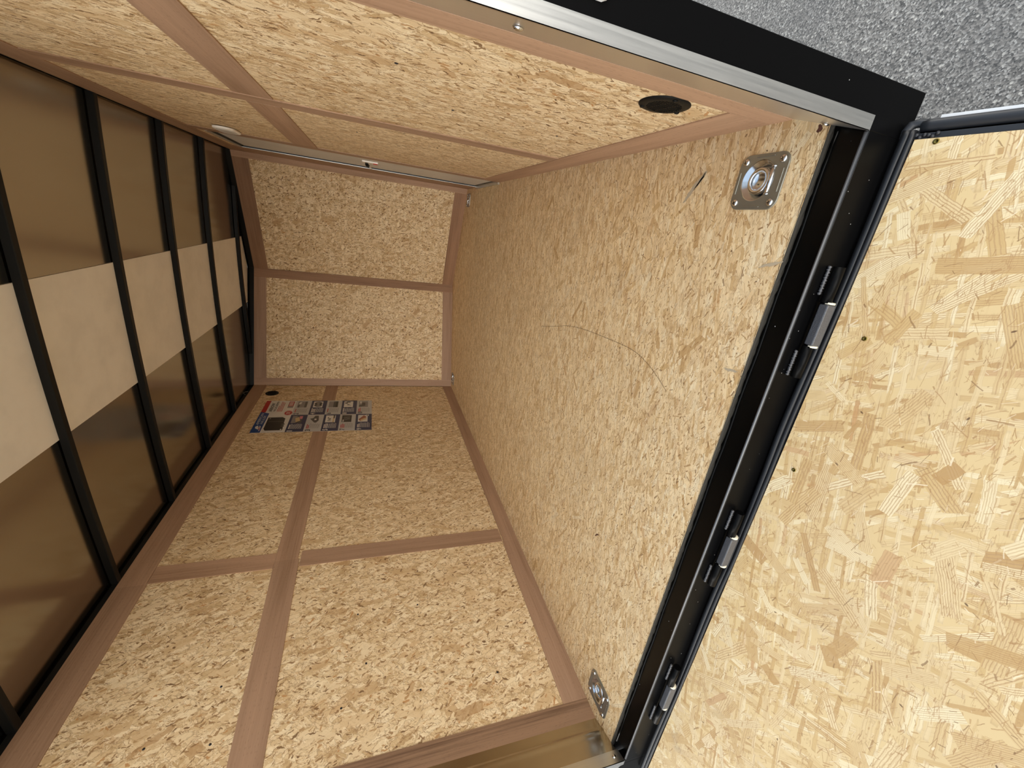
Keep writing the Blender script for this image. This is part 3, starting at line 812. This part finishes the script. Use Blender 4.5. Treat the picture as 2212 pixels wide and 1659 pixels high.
b.prism([(0.0, 0, 0.0015), (0.0, 0, 1.72), (0.070, 0, 1.72), (0.070, 0, 0.0015), (0.052, 0, 0.0015), (0.050, 0, 0.012), (0.044, 0, 0.017), (0.030, 0, 0.0145), (0.024, 0, 0.004)], (0, -S - 0.002, 0), (0, -S, 0), m_alu)
al_l = struct(b.build('trim_%d' % tn[0]), 'aluminium edging with one screw beside the bare sheet at the bottom of the photo', 'metal edging')
b = MB(); d = Vector((0.055 - 0.070, -0.029 + S, 0)).normalized(); nrm = Vector((d.y, -d.x, 0))
if nrm.x < 0: nrm = -nrm
pan_screw(b, axes((0.0625, -0.0465, 0.0245), (0, 0, 1), nrm.cross(Vector((0, 0, 1))), nrm), 0.0062, m_steel, None, False)
b.build('screw', al_l)
tn[0] += 1
b = MB()
# bare glossy sheet: buckled between the plywood end and the post
prof = []
N_ = 26
for i in range(N_ + 1):
    f = i / N_
    x = -0.0035 + (0.050) * f; y = 0.100 - 0.131 * f
    wv = 0.004 * math.exp(-((f - 0.42) / 0.07) ** 2)
    prof.append((x + wv * 0.93, y + wv * 0.36, 0.0))
prof2 = [(p[0] - 0.0014, p[1] - 0.0006, 0) for p in prof]
lo = prof + prof2[::-1]
nz = 12
for j in range(nz):
    z0, z1 = 1.72 * j / nz, 1.72 * (j + 1) / nz
    for p, q in zip(prof, prof[1:]):
        b.face([(p[0], p[1], z0), (q[0], q[1], z0), (q[0], q[1], z1), (p[0], p[1], z1)], m_galv, True)
bmesh.ops.remove_doubles(b.bm, verts=b.bm.verts, dist=1e-6)
struct(b.build('trim_%d' % tn[0]), 'bare glossy metal sheet at the rear corner, mirroring the wood brown', 'metal sheet')

# ------------------------------------------------------------------ side door
b = MB(); b.box(W + 0.0095, W + 0.028, DY0 + 0.004, DY1 - 0.004, DZ0 + 0.004, DZ1 - 0.004, m_door)
door = struct(b.build('door_1'), 'closed off-white side door set in the right wall', 'door')
b = MB()
x0, x1 = W + 0.0075, W + 0.0098
g = 0.012
b.box(x0, x1, DY0 - 0.001, DY1, DZ0, DZ0 + g, m_rubber); b.box(x0, x1, DY0 - 0.001, DY1, DZ1 - g * 1.6, DZ1, m_rubber)
b.box(x0, x1, DY0 - 0.001, DY0 + g, DZ0, DZ1, m_rubber); b.box(x0, x1, DY1 - g, DY1, DZ0, DZ1, m_rubber)
b.build('gasket', door)
b = MB()
b.box(W + 0.0003, W + 0.0022, DY1 - 0.0045, DY1, DZ0, DZ1, m_alu); b.box(W + 0.0022, W + 0.0097, DY1 - 0.0125, DY1, DZ0, DZ1, m_rubber); b.box(W + 0.0003, x0, DY0 - 0.001, DY0 + 0.003, DZ0, DZ1, m_alu)
b.box(W + 0.0003, W + 0.003, DY0, DY1, DZ1 - 0.004, DZ1, m_alu); b.box(W + 0.003, W + 0.0097, DY0, DY1, DZ1 - 0.012, DZ1, m_rubber); b.box(W - 0.001, x0, DY0, DY1, DZ1, DZ1 + 0.012, m_alu)
b.build('jamb', door)
b = MB()
b.box(W - 0.012, x0, DY0 - 0.02, DY1 + 0.005, 0.0005, DZ0, m_alu_y)
b.build('threshold', door)['label'] = 'thin aluminium threshold'
# inside latch of the door
yl, zl = 2.335, 0.762
b = MB(); b.box(W + 0.001, W + 0.0095, yl - 0.03, yl + 0.03, zl - 0.046, zl + 0.046, m_white)
lt = b.build('latch', door, 0.002); lt['label'] = 'white inside latch with a red tab'
b = MB(); b.box(W - 0.002, W + 0.0015, yl - 0.026, yl + 0.024, zl - 0.044, zl - 0.018, m_red); b.build('red_tab', lt, 0.001)
b = MB(); b.tube([(W + 0.001, yl + 0.01, zl + 0.020), (W - 0.006, yl + 0.04, zl + 0.020), (W - 0.010, yl + 0.065, zl + 0.012)], 0.0095, m_plastic, 12); b.build('lever', lt)
b = MB(); b.tube([(W - 0.008, yl + 0.075, zl + 0.012), (W - 0.012, yl + 0.115, zl + 0.002), (W - 0.014, yl + 0.15, zl - 0.008)], 0.0035, m_white, 8); b.build('pull_cord', lt)['label'] = 'short white pull cord'
# header screw
b = MB(); pan_screw(b, axes((W - 0.001, 2.33, DZ1 + 0.006), (0, 1, 0), (0, 0, 1), (-1, 0, 0)), 0.004, m_steel, None, False); b.build('screw', door)

# ------------------------------------------------------------------ dome light on the right wall by the door
def rounded(cy, cz, hy, hz, r, n=8):
    out = []
    for sy, sz, a0 in ((1, 1, 0), (-1, 1, 90), (-1, -1, 180), (1, -1, 270)):
        for i in range(n + 1):
            a = math.radians(a0 + 90 * i / n)
            out.append((cy + sy * (hy - r) + r * math.cos(a), cz + sz * (hz - r) + r * math.sin(a)))
    return out
lt_ = empty('dome_light', (W, 1.905, 1.393))
tag(lt_, 'small white oval lamp on the wall just above and before the side door', 'lamp')
b = MB()
cy, cz = 1.905, 1.393
def oval_ring(hy, hz, x): return [(x, q[0], q[1]) for q in rounded(cy, cz, hy, hz, min(hy, hz) * 0.95)]
rings = [oval_ring(0.085, 0.046, W), oval_ring(0.085, 0.046, W - 0.006), oval_ring(0.080, 0.041, W - 0.009)]
for A, B in zip(rings, rings[1:]):
    n = len(A)
    for k in range(n): b.face([A[k], A[(k + 1) % n], B[(k + 1) % n], B[k]], m_white)
b.face(rings[-1], m_white)
part(b, 'base', lt_)
b = MB()
rings = [oval_ring(0.072, 0.034, W - 0.009), oval_ring(0.066, 0.029, W - 0.012)]
for A, B in zip(rings, rings[1:]):
    n = len(A)
    for k in range(n): b.face([A[k], A[(k + 1) % n], B[(k + 1) % n], B[k]], m_door)
b.face(rings[-1], m_door)  # grey colour stands for the shade on the face turned into the trailer
part(b, 'lens', lt_, 'unlit lens, greyed for the shade on its inward face')

# ------------------------------------------------------------------ round wall vents
def vent(y, z, x, sgn, label, rot=0.0, r=0.049):
    v = empty('wall_vent', (x, y, z))
    tag(v, label, 'vent', 'round black wall vents')
    M4 = axes((x, y, z), (0, 1, 0), (0, 0, 1), (sgn, 0, 0)) @ Matrix.Rotation(rot, 4, 'Z')
    b = MB()
    b.lathe([(r, 0.0), (r * 1.0, 0.0015), (r * 0.93, 0.0035), (r * 0.72, 0.0050), (r * 0.68, 0.0044)], m_plastic, M4, 48)
    part(b, 'flange', v)
    b = MB(); b.lathe([(0, 0.0008), (r * 0.69, 0.0008)], m_hole, M4, 40); part(b, 'opening', v)
    b = MB()
    ri = r * 0.69
    k = -ri + 0.0035
    while k < ri:
        h = math.sqrt(max(0, ri * ri - k * k))
        b.box(k - 0.0009, k + 0.0009, -h, h, 0.001, 0.0042, m_plastic, M4)
        k += 0.0052
    for q in (-0.33, 0.33):
        h = math.sqrt(ri * ri - (q * ri) ** 2)
        b.box(-h, h, q * ri - 0.0008, q * ri + 0.0008, 0.001, 0.0040, m_plastic, M4)
    part(b, 'grille', v)
    for a in (0.6, 2.75, 4.75):
        b = MB(); pan_screw(b, M4 @ Matrix.Translation((r * 0.84 * math.cos(a), r * 0.84 * math.sin(a), 0.0038)), 0.0052, m_plastic, 0.003); part(b, 'screw', v)
    return v
vent(0.186, 0.2115, W + 0.003, -1, 'black round slatted vent low on the wall near the aluminium edging', 0.25)
vent(2.905, 1.523, -0.003, 1, 'small dark round vent high on the far wall above the poster', 1.2)

# ------------------------------------------------------------------ recessed tie-down rings
def tie_down(loc, rot, label):
    d = empty('tie_down_ring', (loc[0], loc[1], 0), (0, 0, rot))
    tag(d, label, 'tie-down ring', 'recessed floor tie-downs')
    hx, hy, c = 0.0515, 0.0575, 0.021
    cx, cy_ = 0.003, 0.004
    out = []
    for i in range(96):
        a = 2 * math.pi * i / 96; dx, dy = math.cos(a), math.sin(a)
        lo_, hi_ = 0.0, 0.1
        for _ in range(30):
            mid = (lo_ + hi_) / 2; X, Y = cx + dx * mid, cy_ + dy * mid
            qx, qy = max(abs(X) - (hx - c), 0), max(abs(Y) - (hy - c), 0)
            inside = abs(X) < hx and abs(Y) < hy and (qx * qx + qy * qy) < c * c
            if inside: lo_ = mid
            else: hi_ = mid
        out.append((cx + dx * lo_, cy_ + dy * lo_))
    N = len(out)
    rim = []
    b = MB()
    cx, cy_ = 0.003, 0.004
    R0 = 0.0405
    mi = b.mi(m_zincd)
    vo = [b.bm.verts.new((p[0], p[1], 0.0026)) for p in out]
    vb = [b.bm.verts.new((p[0] * 1.008, p[1] * 1.008, 0.0)) for p in out]
    prof = [(R0 - 0.002, 0.0026), (R0 - 0.004, 0.0012), (R0 - 0.010, -0.005), (R0 - 0.0145, -0.0075)]
    vr = [[b.bm.verts.new((cx + r * math.cos(math.atan2(p[1] - cy_, p[0] - cx)), cy_ + r * math.sin(math.atan2(p[1] - cy_, p[0] - cx)), h)) for p in out] for r, h in prof]
    for i in range(N):
        j = (i + 1) % N
        f = b.bm.faces.new([vo[i], vo[j], vr[0][j], vr[0][i]]); f.material_index = mi
        f = b.bm.faces.new([vb[i], vb[j], vo[j], vo[i]]); f.material_index = mi
        for A, B in zip(vr, vr[1:]):
            f = b.bm.faces.new([A[i], A[j], B[j], B[i]]); f.material_index = b.mi(m_zinc); f.smooth = True
    # stamped ribs along each side
    for (x0, x1, y0, y1) in ((-0.022, 0.020, 0.0495, 0.0515), (-0.020, 0.022, -0.0515, -0.0495), (-0.0475, -0.0455, -0.02, 0.024), (0.0455, 0.0475, -0.022, 0.02)):
        b.box(x0, x1, y0, y1, 0.0024, 0.0040, m_zincd)
    b.build('plate', d, 0.0006)
    b = MB()
    b.lathe([(R0 - 0.0145, -0.0075), (0.0245, -0.0080), (0.0232, -0.0068), (0.021, -0.0066), (0.018, -0.0085), (0.0165, -0.0115), (0.0, -0.0125)], m_zinc, Matrix.Translation((cx, cy_, 0)), 40)
    b.build('pan', d)
    b = MB()
    pts = [(cx + 0.0215 * math.cos(a), cy_ + 0.0215 * math.sin(a), -0.003) for a in [math.pi * 2 * i / 40 for i in range(40)]]
    b.tube(pts, 0.0040, m_steel, 12, False, None, True)
    b.build('ring', d)
    b = MB()
    yb_ = -0.0275
    b.tube([(-0.022, yb_, 0.0015), (0.026, yb_, 0.0015)], 0.0048, m_steel, 16)
    for sx in (-0.0245, 0.0285):
        b.tube([(sx, yb_, 0.001), (sx - math.copysign(0.003, sx), yb_, 0.001)], 0.0058, m_zinc, 14)
    b.build('clip', d)
    for px, py in ((0.0385, 0.0435), (-0.0385, 0.0435), (-0.0385, -0.0435), (0.0385, -0.0435)):
        b = MB(); pan_screw(b, Matrix.Translation((px, py, 0.0026)), 0.0072, m_steel, 0.0042); b.build('screw', d)
    return d
lbls = ['large shiny tie-down ring in the floor near the black sill, next to the vent wall',
        'tie-down ring in the floor corner at the bottom of the photo',
        'tiny tie-down ring at the far end beside the side door',
        'tiny tie-down ring at the far end under the poster wall']
for r, lb in zip(RINGS, lbls): tie_down(r, r[2], lb)

# ------------------------------------------------------------------ ramp door, let down on its hinges
TH = math.radians(8.9)
rp = empty('ramp_door', (0, -0.090, -0.077), (TH, 0, 0))
tag(rp, 'lowered rear ramp door with a bright strand board inside face', 'ramp door')
RL = 1.62
b = MB(); b.box(0.018, 1.7385, -RL, 0.0, -0.012, 0.0, m_ramp); b.build('board', rp)
b = MB()
b.box(1.7387, 1.7480, -RL, 0.004, -0.014, -0.0035, m_rubber)
b.box(1.7480, 1.7510, -RL, 0.002, -0.022, -0.012, m_black)
part_ = b.build('inner_flange', rp, 0.001)
b = MB()
b.tube([(1.7595, -RL, -0.009), (1.7595, -0.4, -0.009), (1.7595, -0.05, -0.009), (1.7592, -0.012, -0.0085), (1.7585, 0.0, -0.009)], 0.0088, m_rubber, 16)
b.build('side_seal', rp)['label'] = 'thick grey-black rubber seal along the ramp side'
b = MB()
b.prism([(1.767, 0, 0), (1.7735, 0, 0)] + [(1.7735, 0, -0.0), (1.7735, 0, 0.0)][:0] + [(1.7735, 0, -0.03), (1.767, 0, -0.03)], (0, -RL, -0.012), (0, -0.016, -0.012), m_whitem)
b.build('outer_skin', rp)['label'] = 'white outer edge of the ramp'
b = MB(); b.box(0.0, 1.767, -RL, 0.0, -0.042, -0.0145, m_black); b.build('frame', rp)
b = MB(); b.box(-0.002, 0.0178, -RL, 0.0, -0.014, -0.001, m_rubber); b.build('far_side_seal', rp)['label'] = 'rubber seal on the other ramp side'
# wavy bulb gasket on the hinge edge
b = MB()
pts, pts2 = [], []
n = 150
def wav(x): return 0.0035 * math.sin(x * 11.0) + 0.0045 * math.exp(-((x - 1.20) / 0.10) ** 2) - 0.006 * math.exp(-((x - 0.86) / 0.06) ** 2)
for i in range(n + 1):
    x = 0.0 + 1.752 * i / n
    up = 0.0 if x < 1.70 else -(x - 1.70) * 0.10
    pts.append((x, 0.0150 + wav(x) * 0.28 + up * 0.3, 0.000 + wav(x) * 0.3))
    pts2.append((x, 0.0065 + wav(x) * 0.22, -0.0005))
b.tube(pts, 0.0062, m_rubber_d, 14)
b.tube(pts2, 0.0052, m_rubber_d, 14)
b.box(0.0, 1.752, -0.0008, 0.012, -0.014, -0.004, m_rubber_d)
b.build('hinge_seal', rp)['label'] = 'wavy black rubber seal along the hinge edge'
# folded corner of the seal
b = MB()
b.tube([(1.742, 0.0155, -0.001), (1.752, 0.0165, -0.002), (1.761, 0.014, -0.005), (1.764, 0.006, -0.008), (1.762, -0.008, -0.010)], 0.0062, m_rubber, 12, True, [0.0062, 0.0066, 0.007, 0.0066, 0.006])
for i in range(7):
    b.lathe([(0, -0.002), (0.0028, -0.001), (0.0032, 0.001), (0.0012, 0.0028), (0, 0.003)], m_rubber, Matrix.Translation((1.7435 + 0.0022 * math.sin(i * 2.3), 0.006 - 0.0052 * i, -0.0025)), 8)
b.build('seal_corner', rp)['label'] = 'folded rubber at the ramp corner'
for x, y, mt in ((1.4245, -0.0505, m_brass), (1.1405, -0.0330, m_brass), (1.7335, -0.0285, m_brass)):
    b = MB(); b.lathe([(0.0042, 0.0002), (0.0036, 0.0012), (0.0022, 0.0010), (0.0012, 0.0002), (0, 0.0002)], mt, Matrix.Translation((x, y, 0)), 16)
    b.build('screw', rp)

# ------------------------------------------------------------------ poster
PY0, PY1, PZ0, PZ1 = 2.2150, 2.7430, 0.7390, 1.5262
PX = 0.0012
b = MB()
def pm(name, c): return mat_simple('print_' + name, c, 0.35)
p_white = pm('white', (0.66, 0.63, 0.57)); p_navy = pm('navy', (0.012, 0.02, 0.075)); p_blue = pm('blue', (0.012, 0.055, 0.20)); p_red = pm('red', (0.42, 0.012, 0.012))
p_grey = pm('grey', (0.46, 0.45, 0.43)); p_black = pm('black', (0.014, 0.013, 0.014)); p_mid = pm('mid', (0.22, 0.20, 0.19)); p_dk = pm('dark', (0.07, 0.06, 0.058)); p_brown = pm('brown', (0.30, 0.09, 0.045)); p_tan = pm('tan', (0.55, 0.40, 0.2)); p_pale = pm('pale', (0.62, 0.60, 0.56)); p_pink = pm('pink', (0.6, 0.18, 0.22))
def P(u, v, l): return (PX + 0.00022 * l, PY0 + (PY1 - PY0) * u, PZ1 - (PZ1 - PZ0) * v)
def pq(pts, l, m): b.face([P(u, v, l) for u, v in pts], m)
def pr(u0, v0, u1, v1, l, m): pq([(u0, v0), (u1, v0), (u1, v1), (u0, v1)], l, m)
b.box(0.0002, PX, PY0, PY1, PZ0, PZ1, p_white)
# heading
pq([(0, 0), (0.617, 0), (0.566, 0.077), (0, 0.077)], 2, p_blue)
pr(0.60, 0.0, 1, 0.041, 1, p_red)
# bird's head over striped wedge
pq([(0.035, 0.062), (0.20, 0.050), (0.165, 0.063), (0.06, 0.069)], 3, p_white)
pq([(0.085, 0.052), (0.12, 0.025), (0.165, 0.020), (0.195, 0.034), (0.175, 0.044), (0.150, 0.046), (0.135, 0.060)], 4, p_white)
for k in range(3): pq([(0.04 + 0.03 * k, 0.066 - 0.006 * k), (0.15 - 0.004 * k, 0.0585 - 0.007 * k), (0.145 - 0.004 * k, 0.0615 - 0.007 * k), (0.05 + 0.03 * k, 0.0685 - 0.006 * k)], 5, p_red)
# black enclosed trailer
pq([(0.05, 0.242), (0.052, 0.108), (0.10, 0.092), (0.435, 0.088), (0.44, 0.205), (0.40, 0.232), (0.20, 0.236), (0.09, 0.244)], 2, p_black)
pq([(0.30, 0.105), (0.32, 0.104), (0.32, 0.228), (0.30, 0.230)], 3, p_dk)
pr(0.335, 0.232, 0.40, 0.240, 3, p_pale); pr(0.06, 0.225, 0.085, 0.236, 3, p_pale); pr(0.385, 0.10, 0.42, 0.112, 3, p_mid)
for cx_, cy_ in ((0.17, 0.232), (0.225, 0.231)):
    pq([(cx_ + 0.025 * math.cos(a), cy_ + 0.015 * math.sin(a)) for a in [i * math.pi / 6 for i in range(12)]], 4, p_dk)
# starburst
st = []
for i in range(32):
    a = math.pi * i / 16; r = 1.0 if i % 2 == 0 else 0.70
    st.append((0.575 + 0.085 * r * math.cos(a), 0.237 + 0.040 * r * math.sin(a)))
b.face([P(0.575, 0.237, 2)] + [], p_red) if False else None
cen = P(0.575, 0.237, 2)
for i in range(32): b.face([cen, P(*st[i], 2), P(*st[(i + 1) % 32], 2)], p_red)
for k in range(4): pr(0.535, 0.221 + 0.009 * k, 0.615, 0.2245 + 0.009 * k, 3, p_white)
# red lines of small print and badge
for k, u1 in enumerate((0.82, 0.965, 0.95, 0.93, 0.90)): pr(0.622, 0.131 + 0.0125 * k, u1, 0.1365 + 0.0125 * k, 2, p_red if k < 4 else p_white)
pr(0.745, 0.208, 0.972, 0.258, 2, p_mid); pr(0.80, 0.212, 0.965, 0.254, 3, p_red)
for k in range(3): pr(0.815, 0.218 + 0.011 * k, 0.95, 0.224 + 0.011 * k, 4, p_pale)
# ten boxes
rows = [0.270, 0.415, 0.560, 0.705, 0.851, 1.0]
rg = random.Random(12)
heads = [1, 1, 2, 3, 3, 1, 3, 1, 2, 2]
for i in range(10):
    r_, c_ = i // 2, i % 2
    v0, v1 = rows[r_], rows[r_ + 1]; u0 = 0.0 if c_ == 0 else 0.507; u1 = 0.507 if c_ == 0 else 1.0
    navy = (r_ % 2 == 0) == (c_ == 0)
    pr(u0, v0, u1, v1, 1, p_navy if navy else p_grey)
    w_ = u1 - u0; h_ = v1 - v0
    # picture
    a0, a1 = u0 + w_ * 0.50, u0 + w_ * 0.93; b0, b1 = v0 + h_ * 0.14, v0 + h_ * 0.74
    back = [p_dk, p_mid, p_grey, p_pale, p_white, p_mid, p_black, p_white, p_pale, p_mid][i]
    pr(a0, b0, a1, b1, 2, back)
    def R2(x0, y0, x1, y1, m, l=3): pr(a0 + (a1 - a0) * x0, b0 + (b1 - b0) * y0, a0 + (a1 - a0) * x1, b0 + (b1 - b0) * y1, l, m)
    def Q2(pts, m, l=3): pq([(a0 + (a1 - a0) * x, b0 + (b1 - b0) * y) for x, y in pts], l, m)
    if i == 0:
        R2(0, 0, 1, 0.45, p_mid); Q2([(0.1, 0.45), (0.65, 0.3), (0.85, 0.62), (0.3, 0.85)], p_tan, 4); R2(0.55, 0.70, 0.95, 1.0, p_pink, 4)
    elif i == 1:
        R2(0, 0.1, 1, 0.25, p_dk); Q2([(0.5, 0.1), (0.9, 0.15), (0.9, 0.4), (0.55, 0.35)], p_pale, 4); R2(0, 0.75, 1, 1, p_dk)
    elif i == 2:
        Q2([(0.0, 0.6), (0.4, 0.25), (0.55, 0.1), (0.65, 0.4), (1, 0.55), (1, 0.9), (0.3, 1.0), (0.0, 0.8)], p_dk); R2(0.35, 0.55, 0.55, 0.75, p_pale, 4)
    elif i == 3:
        for cx_ in (0.36, 0.66):
            Q2([(cx_ + 0.26 * math.cos(a), 0.52 + 0.42 * math.sin(a)) for a in [k * math.pi / 8 for k in range(16)]], p_dk)
            Q2([(cx_ + 0.13 * math.cos(a), 0.52 + 0.20 * math.sin(a)) for a in [k * math.pi / 8 for k in range(16)]], p_mid, 4)
    elif i == 4:
        R2(0.0, 0.74, 1.0, 0.88, p_tan); R2(0.55, 0.78, 1.0, 0.92, p_dk, 4)
    elif i == 5:
        R2(0, 0.5, 1, 0.75, p_dk); R2(0, 0.75, 1, 1, p_black)
    elif i == 6:
        for k in range(4): Q2([(0.25 + 0.15 * k, 0.2), (0.30 + 0.15 * k, 0.2), (0.45 + 0.12 * k, 0.8), (0.42 + 0.12 * k, 0.85)], p_mid)
        R2(0.05, 0.1, 0.35, 0.2, p_pale)
    elif i == 7:
        R2(0.6, 0.1, 0.8, 0.4, p_dk); R2(0.78, 0.3, 0.95, 0.7, p_dk); R2(0.3, 0.35, 0.5, 0.6, p_mid); R2(0.2, 0.6, 0.4, 0.8, p_grey)
    elif i == 8:
        Q2([(0.1, 0.25), (0.35, 0.05), (0.95, 0.6), (0.75, 0.85), (0.55, 0.85)], p_brown); Q2([(0.1, 0.35), (0.3, 0.25), (0.6, 0.8), (0.4, 0.9)], p_tan, 4)
        R2(0.85, 0.82, 1.05, 1.12, p_pale, 4); R2(0.90, 0.88, 1.0, 1.06, p_dk, 5)
    else:
        Q2([(0.05, 0.0), (0.3, 0.0), (0.35, 0.3), (0.75, 0.35), (0.75, 0.7), (0.2, 0.7)], p_dk); R2(0.6, 0.1, 0.95, 0.3, p_pale, 4)
    # heading lines then body lines
    x0, x1 = u0 + w_ * 0.16, u0 + w_ * 0.47
    y = v0 + h_ * 0.12
    for k in range(heads[i]):
        pr(x0, y, x0 + (x1 - x0) * rg.uniform(0.6, 1.0), y + h_ * 0.05, 2, p_white if navy else p_red); y += h_ * 0.085
    while y < v0 + h_ * 0.84:
        pr(x0, y, x0 + (x1 - x0) * rg.uniform(0.8, 1.0), y + h_ * 0.018, 2, p_pale if navy else p_mid); y += h_ * 0.055
poster = b
# lettering as flat meshes from the built-in font
def text_faces(b, s_, u, v, hgt, wid, m, l=6, shear=0.0, bold=0.0):
    cu = bpy.data.curves.new('letters', 'FONT'); cu.body = s_; cu.size = 1.0; cu.resolution_u = 2; cu.offset = bold
    ob = bpy.data.objects.new('letters', cu); C.objects.link(ob)
    dg = bpy.context.evaluated_depsgraph_get(); dg.update()
    me = bpy.data.meshes.new_from_object(ob.evaluated_get(dg))
    vs = [q.co.copy() for q in me.vertices]
    if not vs: return
    x0 = min(q.x for q in vs); x1 = max(q.x for q in vs); y0 = min(q.y for q in vs); y1 = max(q.y for q in vs)
    nv = []
    for q in vs:
        fy = (q.y - y0) / (y1 - y0)
        nv.append(b.bm.verts.new(P(u + wid * (q.x - x0) / (x1 - x0) + shear * fy, v - hgt * fy, l)))
    mi = b.mi(m)
    for f in me.polygons:
        try:
            ff = b.bm.faces.new([nv[i] for i in f.vertices]); ff.material_index = mi
        except ValueError: pass
    bpy.data.objects.remove(ob); bpy.data.curves.remove(cu); bpy.data.meshes.remove(me)
text_faces(poster, 'AMERICAN', 0.215, 0.036, 0.022, 0.345, p_pale, 6, 0.012)
text_faces(poster, 'HAULER', 0.235, 0.066, 0.022, 0.250, p_pale, 6, 0.012)
text_faces(poster, 'ARROW', 0.622, 0.091, 0.032, 0.285, p_black, 6, 0.0, 0.02)
text_faces(poster, 'VALUE-DRIVEN', 0.622, 0.1195, 0.021, 0.345, p_black, 6, 0.0, 0.015)
for i in range(10):
    r_, c_ = i // 2, i % 2
    navy = (r_ % 2 == 0) == (c_ == 0)
    u0 = 0.0 if c_ == 0 else 0.507
    text_faces(poster, str(i + 1), u0 + 0.012, rows[r_] + 0.058, 0.044, (0.042 if i not in (0, 9) else (0.02 if i == 0 else 0.065)), p_white if navy else p_black, 6, 0.0, 0.03)
text_faces(poster, '16"', 0.30, 0.628, 0.030, 0.11, p_black, 6, 0.0, 0.03)
po = poster.build('poster')
tag(po, 'tall printed poster of trailer features on the far left wall', 'poster')
